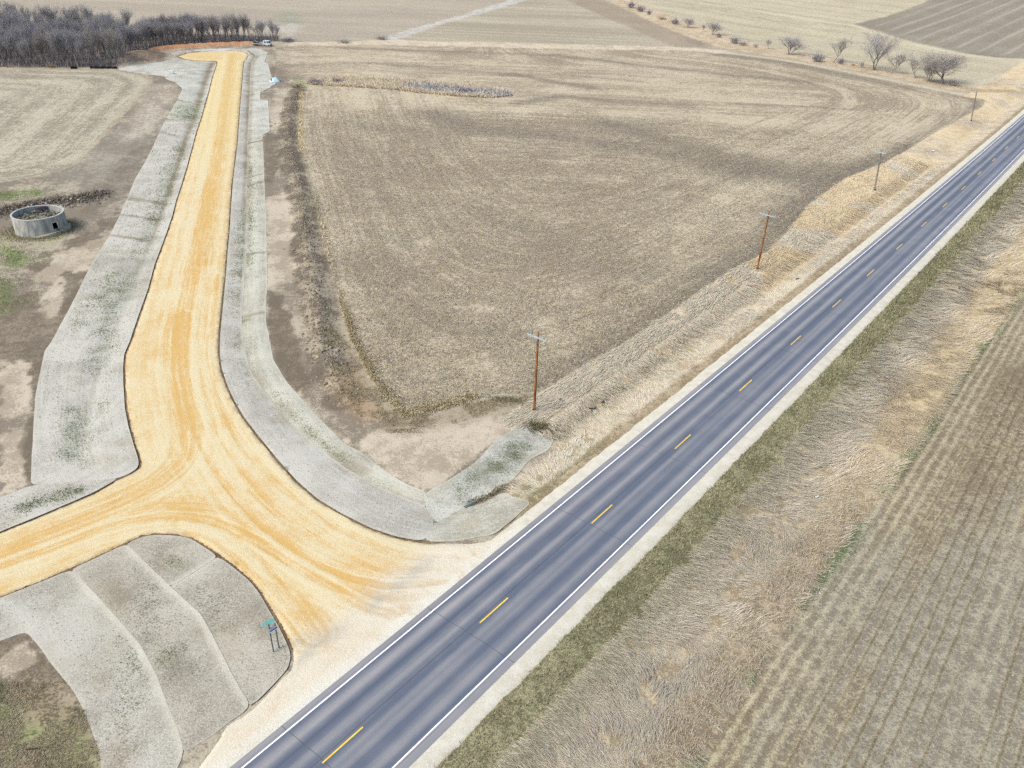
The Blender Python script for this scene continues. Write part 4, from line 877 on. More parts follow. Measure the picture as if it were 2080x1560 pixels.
def sample_poly(n, poly, power=1.7, maxR=400):
    lo, hi = poly.min(0), poly.max(0); out = []; tot = 0; it = 0
    while tot < n and it < 60:
        it += 1; x = rng.uniform(lo[0], hi[0], 400000); y = rng.uniform(lo[1], hi[1], 400000); R = np.sqrt(x * x + y * y + CAM_H ** 2)
        k = (rng.random(len(x)) < (R / 60.0) ** (-power)) & (R < maxR); x, y, R = x[k], y[k], R[k]; q = inside(poly, x, y)
        out.append(np.c_[x, y, R][q]); tot += q.sum()
    return np.vstack(out)[:n]
def infra(x, y, mx=14):
    return (x > -48 - 0.62 * (y - 30) - mx) & (x < 48 + 0.60 * (y - 30) + mx) & (y > 16)
def jitter(c, n, a=0.18, h=0.05):
    k = 1 + a * rng.standard_normal((n, 1)); hh = 1 + h * rng.standard_normal((n, 3)); return np.clip(c * k * hh, 0.01, 0.8)
def mixc(a, b, k): return a * (1 - k[:, None]) + b * k[:, None]

HANG = math.atan2(HN[1], HN[0]); UANG = math.atan2(HU[1], HU[0])
def verge_right():
    q = sample_hw(210000, -42, 330, 8.2, 19.2, 1.75); s, d, x, y, R = q.T; k = infra(x, y); s, d, x, y, R = [v[k] for v in (s, d, x, y, R)]
    edge = np.interp(s, [-60, 15, 22, 29, 40, 53, 69, 87, 100, 120, 400], [18.0, 18.2, 18.3, 18.2, 18.5, 18.7, 19.1, 18.7, 19.6, 19.7, 20.5])
    clump = fbm(x, y, 1.5, 3, 700); k = (clump > 0.35 + 0.22 * np.exp(-((np.abs(d - 12.7) - 0.45) / 0.22) ** 2) * sst(16, 20, s) * sst(38, 32, s)) & (d < edge - 0.1 + 0.6 * (clump - 0.5)); s, d, x, y, R, clump = [v[k] for v in (s, d, x, y, R, clump)]
    n = len(s); flow = HANG - 0.10 + 2.2 * (fbm(x, y, 5.0, 3, 701) - 0.5) * sst(9, 13, d) * 2.0 + 0.20 * rng.standard_normal(n)
    weeds = (sst(13.4, 15.6, d + 2.4 * (fbm(x, y, 9, 3, 702) - 0.5)) * sst(80, 40, s))
    up = rng.random(n) < weeds * 0.85
    elev = np.where(up, rng.uniform(0.9, 1.5, n), rng.uniform(0.10, 0.50, n) + 0.25 * (clump - 0.5)); flow = np.where(up, rng.uniform(0, 6.28, n), flow)
    sc_ = (R / 52.0) ** 0.3
    L = np.where(up, rng.uniform(0.20, 0.45, n), rng.uniform(0.5, 1.1, n) * (0.7 + 0.7 * clump)) * sc_; W = rng.uniform(0.014, 0.034, n) * (R / 52.0) ** 1.0 * np.where(up, 0.9, 1.0)
    tan = P(228, 213, 190); tan2 = P(246, 235, 214); brn = P(184, 168, 148); gold = P(234, 204, 156); pink = P(206, 184, 170)
    t = rng.random(n); c = mixc(np.tile(tan, (n, 1)), np.tile(tan2, (n, 1)), t)
    c = mixc(c, np.tile(pink, (n, 1)), (rng.random(n) < 0.25) * 0.7)
    c = mixc(c, np.tile(brn, (n, 1)), np.where(up, rng.uniform(0.2, 1.0, n), 0.12 * rng.random(n)))
    g = sst(12.0, 14.5, d + 3 * (fbm(x, y, 8, 3, 703) - 0.5)) * sst(30, 80, s) * 0.8
    c = mixc(c, np.tile(gold, (n, 1)), g * rng.random(n))
    gr = sst(11.0, 8.8, d) * 0.55 * (rng.random(n) < 0.6); c = mixc(c, np.tile(P(140, 140, 100), (n, 1)), gr)
    blades('roadside_dry_grass', x, y, flow, elev, L, W, jitter(c, n, 0.07, 0.02), M_GRASS, bend=0.10)
verge_right()
def verge_left():
    q = sample_hw(120000, 30, 300, -21, -6.2, 1.6); s, d, x, y, R = q.T
    sc = sdist(FIELD_C, x, y, 6); clump = fbm(x, y, 1.6, 3, 710)
    k = infra(x, y) & (R < 215) & (sc < 0.1) & (clump > 0.34) & (s > np.where(d < -9.0, 39.0, 30.0)) & (sdist(PB['ditch_up'], x, y, 3) < 0) & ((d > -17) | (s > 100)); s, d, x, y, R, clump = [v[k] for v in (s, d, x, y, R, clump)]
    n = len(s); flow = np.where(d > -10.8, UANG + 0.5, UANG + 2.5) * 0 + (HANG + 2.7 + 0 * s) + 1.6 * (fbm(x, y, 7, 3, 711) - 0.5) * 2 + 0.18 * rng.standard_normal(n)
    flow = np.where((d < -9) & (d > -13.5), HANG - 0.35 + 0.2 * rng.standard_normal(n) + 0.8 * (fbm(x, y, 5, 2, 712) - 0.5), flow)
    flow = np.where(d <= -13.5, UANG + 3.1 + 0.2 * rng.standard_normal(n) + 0.8 * (fbm(x, y, 5, 2, 713) - 0.5), flow)
    short = sst(-9.5, -7.0, d)
    elev = rng.uniform(0.04, 0.28, n) * (1 - 0.6 * sst(110, 190, R)); sc_ = (R / 60.0) ** 0.25; L = rng.uniform(0.55, 1.35, n) * (0.7 + 0.7 * clump) * sc_ * (1 - 0.6 * short); W = rng.uniform(0.02, 0.045, n) * (R / 60.0)
    c = mixc(np.tile(P(232, 216, 190), (n, 1)), np.tile(P(252, 238, 216), (n, 1)), rng.random(n))
    g = sst(0.5, 0.62, fbm(x, y, 11, 4, 90) + 0.18 * sst(80, 150, s)) * sst(-8, -11, d) * sst(60, 95, s)
    c = mixc(c, np.tile(P(248, 216, 166), (n, 1)), g * rng.uniform(0.3, 0.9, n))
    c = mixc(c, np.tile(P(150, 134, 92), (n, 1)), (rng.random(n) < 0.3) * np.exp(-((d + 12.0) / 0.7) ** 2) * sst(90, 60, s))
    c = mixc(c, np.tile(P(150, 128, 96), (n, 1)), np.exp(-((d + 6.3) / 0.4) ** 2) * 0.8)
    blades('roadside_dry_grass', x, y, flow, elev, L, W, jitter(c, n, 0.12), M_GRASS, bend=0.10)
verge_left()
def short_green():
    q = sample_hw(80000, -42, 300, 5.6, 9.6, 1.8); s, d, x, y, R = q.T; sm = fbm(x, y, 1.4, 4, 720)
    k = infra(x, y) & (d > 5.5 + 0.5 * (fbm(s, s * 0 + 9, 1.6, 4, 500) - 0.2)) & (rng.random(len(s)) < sst(9.6, 7.9, d + 1.6 * (sm - 0.5))); s, d, x, y, R, sm = [v[k] for v in (s, d, x, y, R, sm)]
    n = len(s); L = rng.uniform(0.10, 0.28, n) * (R / 52) ** 0.6; W = rng.uniform(0.02, 0.05, n) * (R / 52)
    c = mixc(np.tile(P(134, 128, 96), (n, 1)), np.tile(P(186, 172, 140), (n, 1)), np.clip(rng.random(n) * 1.1 + 1.5 * (fbm(x, y, 4, 4, 721) - 0.5), 0, 1))
    c = mixc(c, np.tile(P(106, 112, 76), (n, 1)), (rng.random(n) < 0.24) * 1.0)
    leaf1('short_green_grass', x, y, rng.uniform(0, 6.28, n), rng.uniform(0.5, 1.4, n), L, W, jitter(c, n, 0.18), M_GREEN)
short_green()
def field_straw():
    """broken corn stalks on the stubble"""
    q = sample_poly(250000, FIELD_C, 2.6, 230); x, y, R = q.T; k = infra(x, y); x, y, R = x[k], y[k], R[k]
    mk = fbm(x, y, 5, 4, 730); k = rng.random(len(x)) < sst(0.22, 0.62, mk + 0.1); x, y, R = x[k], y[k], R[k]; n = len(x)
    base = math.atan2(HU[1], HU[0]); ang = rng.uniform(0, 6.28, n)
    L = rng.uniform(0.14, 0.44, n) * (R / 80) ** 0.4; W = rng.uniform(0.028, 0.065, n) * (R / 80) ** 0.8
    el = np.where(rng.random(n) < 0.15 * (R < 120), rng.uniform(0.5, 1.3, n), rng.uniform(0.0, 0.22, n))
    t = rng.random(n); c = mixc(np.tile(P(198, 182, 154), (n, 1)), np.tile(P(234, 220, 190), (n, 1)), t)
    c = mixc(c, np.tile(P(124, 112, 98), (n, 1)), (rng.random(n) < 0.36) * 1.0); c = mixc(c, np.tile(P(196, 184, 186), (n, 1)), (rng.random(n) < 0.16) * 0.8)
    c = mixc(c, np.tile(P(204, 182, 118), (n, 1)), (rng.random(n) < 0.12) * 0.8)
    leaf1('corn_stubble', x, y, ang, el, L, W, jitter(c, n, 0.12), M_STRAW, z0=0.03)
    # taller stalks on the near corner and left edge
    line = px([(672, 545), (690, 625), (710, 690), (748, 762), (785, 814), (822, 846), (862, 838), (905, 828), (960, 812)]); ln = smooth_line(line, 1.0)
    m = 5200; i = rng.integers(0, len(ln), m); off = np.abs(rng.normal(0, 1.0, m)); near = sst(0, len(ln) * 0.4, i.astype(float))
    x = ln[i, 0] + rng.normal(0, 0.5, m); y = ln[i, 1] + rng.normal(0, 0.3, m) + off * 0.9
    k = sdist(FIELD_C, x, y, 4) > 0.05; x, y, near = x[k], y[k], near[k]; m = len(x)
    k = rng.random(m) < 0.06 + 0.94 * near ** 1.5; x, y, near = x[k], y[k], near[k]; m = len(x)
    c = mixc(np.tile(P(226, 202, 154), (m, 1)), np.tile(P(246, 230, 196), (m, 1)), rng.random(m)); c = mixc(c, np.tile(P(150, 122, 88), (m, 1)), (rng.random(m) < 0.12) * 0.9)
    blades('standing_corn_stalks', x, y, rng.uniform(-2.6, -0.4, m), rng.uniform(0.3, 1.2, m), rng.uniform(0.4, 1.0, m) * (0.5 + 0.6 * near), rng.uniform(0.05, 0.10, m), c, M_STRAW, bend=0.25)
    for q_, w_, m in (([(612, 190), (609, 250), (612, 310)], 0.35, 350), ([(640, 405), (652, 450), (664, 500), (676, 545)], 0.3, 120)):
        ln = smooth_line(px(q_), 1.0); i = rng.integers(0, len(ln), m); x = ln[i, 0] + rng.normal(0, w_, m); y = ln[i, 1] + rng.normal(0, 0.8, m)
        c = mixc(np.tile(P(214, 188, 140), (m, 1)), np.tile(P(234, 214, 172), (m, 1)), rng.random(m))
        blades('standing_corn_stalks', x, y, rng.uniform(0, 6.28, m), rng.uniform(0.6, 1.3, m), rng.uniform(0.5, 1.1, m), rng.uniform(0.08, 0.16, m), c, M_STRAW, bend=0.2)
field_straw()
def crop_bits():
    q = sample_hw(120000, -42, 130, 18.2, 62, 2.2); s, d, x, y, R = q.T; k = infra(x, y, 6); s, d, x, y, R = [v[k] for v in (s, d, x, y, R)]; n = len(s)
    ph = (((d + 0.22 * (fbm(s, d * 0.6, 3, 3, 99) - 0.5) - 19.0) / 0.97) + 0.5) % 1.0 - 0.5
    k = rng.random(n) < 0.25 + 0.75 * np.exp(-(ph / 0.22) ** 2); s, d, x, y, R = [v[k] for v in (s, d, x, y, R)]; n = len(s)
    c = mixc(np.tile(P(182, 170, 142), (n, 1)), np.tile(P(218, 206, 176), (n, 1)), rng.random(n)); c = mixc(c, np.tile(P(112, 100, 80), (n, 1)), (rng.random(n) < 0.38) * 1.0); c = mixc(c, np.tile(P(168, 164, 166), (n, 1)), (rng.random(n) < 0.2) * 1.0)
    leaf1('crop_residue', x, y, rng.uniform(0, 6.28, n), rng.uniform(0, 0.5, n), rng.uniform(0.06, 0.20, n) * (R / 60), rng.uniform(0.025, 0.05, n) * (R / 60), jitter(c, n, 0.12), M_STRAW, z0=0.03)
    # green weeds and pale stones on the field edge
    m = 14000; s = rng.uniform(-40, 170, m); e = np.interp(s, [-60, 15, 22, 29, 40, 53, 69, 87, 100, 120, 400], [18.0, 18.2, 18.3, 18.2, 18.5, 18.7, 19.1, 18.7, 19.6, 19.7, 20.5])
    d = e + 0.25 + np.abs(rng.normal(0, 0.45, m)) - 0.3; x, y = hw_xy(s, d); k = infra(x, y) & (fbm(x, y, 5, 4, 98) > 0.44); s, x, y = s[k], x[k], y[k]; m = len(x)
    c = mixc(np.tile(P(84, 108, 66), (m, 1)), np.tile(P(140, 156, 112), (m, 1)), rng.random(m)); c = mixc(c, np.tile(P(205, 205, 196), (m, 1)), (rng.random(m) < 0.12) * 1.0)
    leaf1('field_edge_weeds', x, y, rng.uniform(0, 6.28, m), rng.uniform(0.2, 1.2, m), rng.uniform(0.08, 0.22, m), rng.uniform(0.05, 0.10, m), jitter(c, m, 0.15), M_GREEN)
crop_bits()
def mat_sprouts():
    for key, m in (('long', 9000), ('branch', 1500), ('short', 500), ('ditch_up', 2200), ('ll2', 1500), ('ll3', 400), ('ll4', 600), ('ll1', 1200), ('east_in', 2500), ('east_out', 2500)):
        o, gsp, x, y, z = MATS[key]; w_ = np.clip(gsp, 0.03, 1) ** 1.3 * np.maximum(fbm(x, y, 0.9, 3, 460 + [b[0] for b in BL].index(key)) - 0.30, 0.02) ** 1.5; w_ /= w_.sum()
        i = rng.choice(len(x), m, p=w_); sp = 0.006 * np.sqrt(x[i] ** 2 + y[i] ** 2 + CAM_H ** 2) * 0.6
        xx = x[i] + rng.normal(0, 1, m) * sp; yy = y[i] + rng.normal(0, 1, m) * sp
        k = sdist(PB[key], xx, yy, 2) > 0.3; xx, yy = xx[k], yy[k]; mm = len(xx); R = np.sqrt(xx ** 2 + yy ** 2 + CAM_H ** 2)
        c = mixc(np.tile(P(112, 124, 86), (mm, 1)), np.tile(P(156, 162, 124), (mm, 1)), rng.random(mm))
        leaf1('grass_sprouts', xx, yy, rng.uniform(0, 6.28, mm), rng.uniform(0.4, 1.4, mm), rng.uniform(0.06, 0.14, mm) * (R / 60) ** 0.7, rng.uniform(0.03, 0.06, mm) * (R / 60), c, M_GREEN, zz=TS(xx, yy) + 0.05)
mat_sprouts()
# soil clods: small rough stones of earth, joined
ICO = None
def ico():
    t = (1 + 5 ** 0.5) / 2
    v = np.array([(-1, t, 0), (1, t, 0), (-1, -t, 0), (1, -t, 0), (0, -1, t), (0, 1, t), (0, -1, -t), (0, 1, -t), (t, 0, -1), (t, 0, 1), (-t, 0, -1), (-t, 0, 1)], float); v /= np.linalg.norm(v[0])
    f = np.array([(0, 11, 5), (0, 5, 1), (0, 1, 7), (0, 7, 10), (0, 10, 11), (1, 5, 9), (5, 11, 4), (11, 10, 2), (10, 7, 6), (7, 1, 8), (3, 9, 4), (3, 4, 2), (3, 2, 6), (3, 6, 8), (3, 8, 9), (4, 9, 5), (2, 4, 11), (6, 2, 10), (8, 6, 7), (9, 8, 1)])
    return v, f
def clods(name, x, y, r, col, mat=M_CLOD, parent=None, flatn=0.6):
    v, f = ico(); n = len(x); z = ground_z(x, y)
    j = 1 + 0.28 * rng.standard_normal((n, 12, 1)); V = v[None] * j * r[:, None, None] * np.array([1, 1, flatn]) * (1 + 0.4 * rng.random((n, 1, 3)))
    a = rng.uniform(0, 6.28, n); ca, sa = np.cos(a)[:, None], np.sin(a)[:, None]; X = V[..., 0] * ca - V[..., 1] * sa; Y = V[..., 0] * sa + V[..., 1] * ca
    V = np.stack([X + x[:, None], Y + y[:, None], V[..., 2] + (z + r * 0.2)[:, None]], -1).reshape(-1, 3)
    F = (f[None] + (np.arange(n) * 12)[:, None, None]).reshape(-1, 3)
    return tag(mesh_np(name, V, F, mat, parent, {'ColA': np.repeat(col, 12, 0)}), kind='stuff')
def make_clods():
    ln = smooth_line(BERM, 0.8); m = 2600; i = rng.integers(0, len(ln), m); x = ln[i, 0] + rng.normal(0, 1.05, m); y = ln[i, 1] + rng.normal(0, 0.9, m)
    c = mixc(np.tile(P(132, 121, 106), (m, 1)), np.tile(P(178, 164, 144), (m, 1)), rng.random(m) ** 1.0)
    clods('soil_clods', x, y, rng.uniform(0.05, 0.15, m) * (1 + 0.8 * (rng.random(m) < 0.06)), jitter(c, m, 0.1))
    g = ln; m = 3500; i = rng.integers(0, len(ln), m); x = ln[i, 0] + rng.normal(0.4, 1.5, m); y = ln[i, 1] + rng.normal(0, 0.9, m)
    c = mixc(np.tile(P(136, 120, 100), (m, 1)), np.tile(P(182, 164, 136), (m, 1)), rng.random(m)); c = mixc(c, np.tile(P(112, 116, 84), (m, 1)), (rng.random(m) < 0.15) * 0.8)
    leaf1('spoil_bank_grass', x, y, rng.uniform(0, 6.28, m), rng.uniform(0.3, 1.3, m), rng.uniform(0.15, 0.5, m), rng.uniform(0.05, 0.10, m), c, M_GRASS)
    # the dark weedy scour below the first pole and brown channel bank
    for q_, w_, m in (([(1080, 866), (1105, 872), (1135, 880)], 0.6, 2600), ([(958, 1022), (985, 1012), (1010, 1000), (1040, 985)], 0.28, 900), ([(1008, 812), (1050, 815)], 0.5, 500)):
        l2 = smooth_line(px(q_), 0.5); i = rng.integers(0, len(l2), m); x = l2[i, 0] + rng.normal(0, w_, m); y = l2[i, 1] + rng.normal(0, w_, m)
        c = mixc(np.tile(P(96, 84, 66), (m, 1)), np.tile(P(168, 152, 126), (m, 1)), rng.random(m)); c = mixc(c, np.tile(P(96, 112, 66), (m, 1)), (rng.random(m) < 0.25) * 1.0)
        leaf1('rough_weeds', x, y, rng.uniform(0, 6.28, m), rng.uniform(0.2, 1.3, m), rng.uniform(0.15, 0.45, m), rng.uniform(0.03, 0.07, m), c, M_GRASS, z0=0.02)
    # corner grass
    q = sample_poly(16000, px([(640, 640), (700, 690), (750, 765), (790, 815), (822, 852), (900, 834), (960, 818), (1050, 802), (1085, 800), (1075, 845), (1000, 838), (940, 856), (860, 880), (790, 880), (735, 850), (690, 800), (660, 720)]), 1.5); x, y, R = q.T; m = len(x)
    k = fbm(x, y, 2.0, 3, 740) > 0.45; x, y = x[k], y[k]; m = len(x)
    c = mixc(np.tile(P(140, 122, 94), (m, 1)), np.tile(P(200, 182, 150), (m, 1)), rng.random(m)); c = mixc(c, np.tile(P(106, 116, 74), (m, 1)), (rng.random(m) < 0.15) * 0.8)
    leaf1('rough_grass', x, y, rng.uniform(0, 6.28, m), rng.uniform(0.2, 1.2, m), rng.uniform(0.12, 0.4, m), rng.uniform(0.03, 0.06, m), c, M_GRASS)
    # lower-left rough grass on brown soil
    q = sample_poly(26000, px([(-60, 1385), (60, 1385), (130, 1385), (168, 1432), (188, 1481), (206, 1530), (212, 1640), (-60, 1640)]), 1.0); x, y, R = q.T; k = fbm(x, y, 1.8, 4, 741) > 0.40; x, y = x[k], y[k]; m = len(x)
    g = sst(0.45, 0.6, fbm(x, y, 3.5, 3, 742)); c = mixc(np.tile(P(176, 158, 132), (m, 1)), np.tile(P(102, 112, 68), (m, 1)), g * rng.uniform(0.3, 1, m)); c = mixc(c, np.tile(P(214, 200, 172), (m, 1)), (rng.random(m) < 0.15) * 1.0)
    leaf1('rough_grass', x, y, rng.uniform(0, 6.28, m), rng.uniform(0.2, 1.2, m), rng.uniform(0.08, 0.28, m), rng.uniform(0.02, 0.05, m), c, M_GRASS)
    # waterway: pale lodged reeds and dark brush
    q = sample_poly(20000, WATERWAY, 0.3); x, y, R = q.T; m = len(x); pal_ = sst(0.3, 0.7, fbm(x, y, 12, 3, 743)) 
    e = np.exp(-(pdist(px([(850, 176), (900, 182), (960, 188), (1030, 192)]), x, y) / 4.0) ** 2)
    c = mixc(np.tile(P(222, 202, 172), (m, 1)), np.tile(P(206, 200, 198), (m, 1)), e); c = mixc(c, np.tile(P(140, 134, 138), (m, 1)), (rng.random(m) < 0.35 * e + 0.05) * 1.0)
    blades('waterway_grass', x, y, 2.6 + 0.7 * rng.standard_normal(m), rng.uniform(0.15, 0.8, m), rng.uniform(0.9, 1.9, m), rng.uniform(0.15, 0.3, m), jitter(c, m, 0.1), M_GRASS, bend=0.1)
make_clods()

# ------------------------------------------------------------------ bare trees
M_BARK = plain('grey_bark', P(134, 128, 130), 0.9, 0.2, 3.0, P(170, 162, 158))
M_TWIG = plain('bare_twigs', P(168, 164, 172), 0.95, 0.14, 0.7, P(200, 193, 196))
M_TWIG2 = plain('brown_twigs', P(170, 162, 162), 0.95, 0.15, 0.7, P(202, 192, 188))
M_TWIGD = plain('dark_bush_twigs', P(134, 130, 148), 0.95, 0.15, 1.0, P(168, 162, 174))
M_BRUSHT = plain('tan_brush', P(178, 150, 122), 0.95, 0.2, 1.0, P(214, 188, 156))
def tree_meshes(seed, spread=0.55, fork=0.3, ntrunk=1, twigs=1500, tw=0.045, up=0.55, tlen=0.11):
    """unit-height bare tree: returns trunk mesh data and crown mesh data (arrays)"""
    r = np.random.default_rng(seed); tv, tf, cv, cf = [], [], [], []; ends = []
    def seg(a, b, ra, rb, V, Fs, n):
        d = (b - a); d = d / (np.linalg.norm(d) + 1e-9); u = np.cross(d, [0.3, 0.2, 0.93]); u /= np.linalg.norm(u) + 1e-9; w_ = np.cross(d, u); base = len(V)
        for p, rr in ((a, ra), (b, rb)):
            for i in range(n):
                t = 2 * math.pi * i / n; V.append(p + u * math.cos(t) * rr + w_ * math.sin(t) * rr)
        for i in range(n): Fs.append((base + i, base + (i + 1) % n, base + n + (i + 1) % n, base + n + i))
    def grow(p, d, L, rad, depth):
        n = 3 if depth < 2 else 2; q = p; dd = d.copy()
        for i in range(n):
            dd = dd + r.normal(0, 0.13, 3); dd[2] += 0.10 * up; dd /= np.linalg.norm(dd)
            q2 = q + dd * L / n; r1 = rad * (1 - 0.22 * (i + 1) / n)
            if depth <= 1: seg(q, q2, rad * (1 - 0.22 * i / n), r1, tv, tf, 5)
            else: seg(q, q2, rad * 0.8 * (1 - 0.22 * i / n), r1 * 0.8, cv, cf, 3)
            q = q2
            if depth >= 1 or i >= 1:
                ends.append((q.copy(), dd.copy()))
                if depth < 4:
                    for _ in range(2 if depth < 3 else 1):
                        a = r.uniform(0, 6.28); side = np.array([math.cos(a), math.sin(a), 0]); nd = dd * (1 - spread * 0.5) + side * spread * r.uniform(0.5, 1.1) + np.array([0, 0, up * 0.3]); nd /= np.linalg.norm(nd)
                        grow(q, nd, L * r.uniform(0.55, 0.78), r1 * 0.55, depth + 1)
        if depth < 3:
            nd = dd + r.normal(0, 0.2, 3); nd /= np.linalg.norm(nd); grow(q, nd, L * 0.7, rad * 0.7, depth + 1)
    for k in range(ntrunk):
        a = 6.28 * k / ntrunk + r.uniform(0, 1); lean = 0.22 if ntrunk > 1 else 0.06
        d = np.array([math.cos(a) * lean, math.sin(a) * lean, 1.0]); d /= np.linalg.norm(d)
        grow(np.array([math.cos(a) * 0.02 * (ntrunk > 1), math.sin(a) * 0.02 * (ntrunk > 1), -0.02]), d, fork * r.uniform(0.9, 1.15), 0.012 / (1 + 0.20 * (ntrunk - 1)), 0)
    E_ = np.array([e[0] for e in ends]); D_ = np.array([e[1] for e in ends]); wts = (E_[:, 2].clip(0.05) ** 0.8); wts /= wts.sum()
    i = r.choice(len(E_), twigs, p=wts); b = E_[i] + r.normal(0, 0.012, (twigs, 3)); dr = D_[i] * 0.7 + r.normal(0, 0.55, (twigs, 3)); dr[:, 2] += up * 0.5; dr /= np.linalg.norm(dr, axis=1)[:, None]
    tip = b + dr * (tlen * r.uniform(0.5, 1.3, twigs))[:, None]; sd__ = np.cross(dr, r.normal(0, 1, (twigs, 3))); sd__ /= np.linalg.norm(sd__, axis=1)[:, None] + 1e-9; sd__ *= tw * 0.06
    base = len(cv); cv = cv + list(np.stack([b - sd__, b + sd__, tip], 1).reshape(-1, 3)); tri = [(base + 3 * k, base + 3 * k + 1, base + 3 * k + 2) for k in range(twigs)]
    allv = np.vstack([np.array(tv), np.array(cv)]); h = np.percentile(allv[:, 2], 99.5)
    return np.array(tv) / h, tf, np.array(cv) / h, cf + tri
def tree_proto(name, seed, mats, **kw):
    tv, tf, cv, cf = tree_meshes(seed, **kw)
    root = empty(name, (0, 0, 0))
    for nm, V, F, mt in (('trunk', tv, tf, mats[0]), ('crown', cv, cf, mats[1])):
        me = bpy.data.meshes.new(nm); me.from_pydata(V.tolist(), [], F); me.update(); me.materials.append(mt)
        o = bpy.data.objects.new(nm, me); COL.objects.link(o); o.parent = root
    root['_free'] = 1; root['_w'] = float(np.percentile(cv[:, 0], 98) - np.percentile(cv[:, 0], 2) + np.percentile(cv[:, 1], 98) - np.percentile(cv[:, 1], 2)) / 2
    return root
def place(proto, x, y, h, label, cat, group=None, wide=1.0, rz=None, sink=0.1, lean=0.0):
    if proto.get('_free'):
        r = proto; del r['_free']
    else:
        r = proto.copy(); COL.objects.link(r)
        for ch in proto.children:
            c = ch.copy(); COL.objects.link(c); c.parent = r
    if '_w' in r: del r['_w']
    r.location = (x, y, float(ground_z(x, y)) - sink); r.rotation_euler = (random.uniform(-.03, .03) + 0, random.uniform(-.03, .03) + lean, random.uniform(0, 6.28) if rz is None else rz)
    r.scale = (h * wide, h * wide, h); tag(r, label, cat, group)
    return r
def bush_mesh(seed, n=700, stems=14, flatness=0.7):
    r = np.random.default_rng(seed); V, F = [], []
    for k in range(stems):
        a = r.uniform(0, 6.28); R_ = r.uniform(0.1, 0.55); tip = np.array([math.cos(a) * R_, math.sin(a) * R_, r.uniform(0.5, 1.0) * (1 - 0.4 * R_)]); b0 = np.array([math.cos(a) * 0.08, math.sin(a) * 0.08, -0.03])
        i = len(V); V += [b0 + [0.012, 0, 0], b0 - [0.012, 0, 0], b0 + [0, 0.012, 0], tip]; F += [(i, i + 1, i + 3), (i + 1, i + 2, i + 3), (i + 2, i, i + 3)]
    p = r.normal(0, 1, (n, 3)); p /= np.linalg.norm(p, axis=1)[:, None]; rad = r.random(n) ** 0.45; p = p * rad[:, None] * np.array([0.55, 0.55, 0.48]) + [0, 0, 0.5]
    p *= (0.8 + 0.35 * np.sin(p[:, :1] * 9 + seed) * np.cos(p[:, 1:2] * 8))
    p[:, 2] = np.abs(p[:, 2])
    dr = r.normal(0, 0.6, (n, 3)); dr[:, :2] += (p[:, :2]) * 1.2; dr[:, 2] += 0.6; dr /= np.linalg.norm(dr, axis=1)[:, None]; L = r.uniform(0.07, 0.2, n)[:, None]
    sdv = np.cross(dr, r.normal(0, 1, (n, 3))); sdv /= np.linalg.norm(sdv, axis=1)[:, None]; sdv *= 0.012
    i = len(V); V += list(np.stack([p - sdv, p + sdv, p + dr * L], 1).reshape(-1, 3)); F += [(i + 3 * k, i + 3 * k + 1, i + 3 * k + 2) for k in range(n)]
    me = bpy.data.meshes.new('bush'); me.from_pydata(np.array(V).tolist(), [], F); me.update(); return me
BUSH = [bush_mesh(900 + i) for i in range(4)]
def bush(q, hpx, wpx, mat, label, name='bush', cat='bush', group=None, var=0):
    b = px1(*q); h = height_for(b, hpx); wd = width_for(b, wpx)
    me = BUSH[var % 4].copy(); me.name = name; me.materials.clear(); me.materials.append(mat)
    o = bpy.data.objects.new(name, me); COL.objects.link(o); o.location = (b[0], b[1], float(ground_z(b[0], b[1]))); o.scale = (wd, wd, h * 1.05); o.rotation_euler = (0, 0, random.uniform(0, 6.28))
    return tag(o, label, cat, group)

# the wood at the upper left: each tree a thing
WT = [tree_proto('bare_tree', 40 + i, (M_BARK, M_TWIG if i % 3 else M_TWIG2), spread=0.5, fork=0.30, twigs=1500, tw=0.020, up=1.0, tlen=0.13) for i in range(6)]
def woods():
    fr_x = [-160, 0, 60, 150, 200, 245, 262, 300, 345, 430, 520]; fr_y = [136, 129, 133, 135, 135, 133, 118, 102, 97, 91, 87]
    n = 0
    for row in range(7):
        dy = row * 11.5
        x = -150 + row * 9
        while x < 248 + row * 8:
            yb = np.interp(x, fr_x, fr_y) - dy - random.uniform(-3, 4)
            lim = np.interp(x, [-150, 0, 200, 330], [52, 60, 76, 84])
            if yb > lim:
                b = px1(x + random.uniform(-6, 6), yb); h = random.uniform(8.5, 12.5)
                place(random.choice(WT), b[0], b[1], h, 'leafless grey-brown tree crowded in the dense wood at the upper left', 'tree', 'crowded trees of the upper left wood', wide=random.uniform(0.85, 1.15)); n += 1
            x += random.uniform(15, 24)
    # thinner row behind the orange bank, trunks separate
    x = 252; k = 0
    while x < 508:
        for dy in ((0, 9) if x < 400 else (0,)):
            yb = np.interp(x, fr_x, fr_y) - 4 - dy + random.uniform(-1.5, 1.5); b = px1(x + random.uniform(-3, 3) + dy, yb)
            hh = height_for(b, random.uniform(46, 60)); place(random.choice(WT), b[0], b[1], hh, 'slender bare tree in the row behind the orange earth bank', 'tree', 'slender trees behind the orange bank', wide=random.uniform(0.85, 1.2), lean=0.10)
        x += random.uniform(6, 9); k += 1
    # undergrowth
    q = sample_poly(26000, WOODS, 0.2, 700); x, y, R = q.T; m = len(x)
    k = infra(x, y, 20); x, y = x[k], y[k]; m = len(x)
    c = mixc(np.tile(P(124, 118, 126), (m, 1)), np.tile(P(170, 158, 154), (m, 1)), rng.random(m))
    leaf1('woodland_undergrowth', x, y, rng.uniform(0, 6.28, m), rng.uniform(0.7, 1.5, m), rng.uniform(1.0, 3.2, m), rng.uniform(0.10, 0.25, m), c, M_GRASS)
woods()
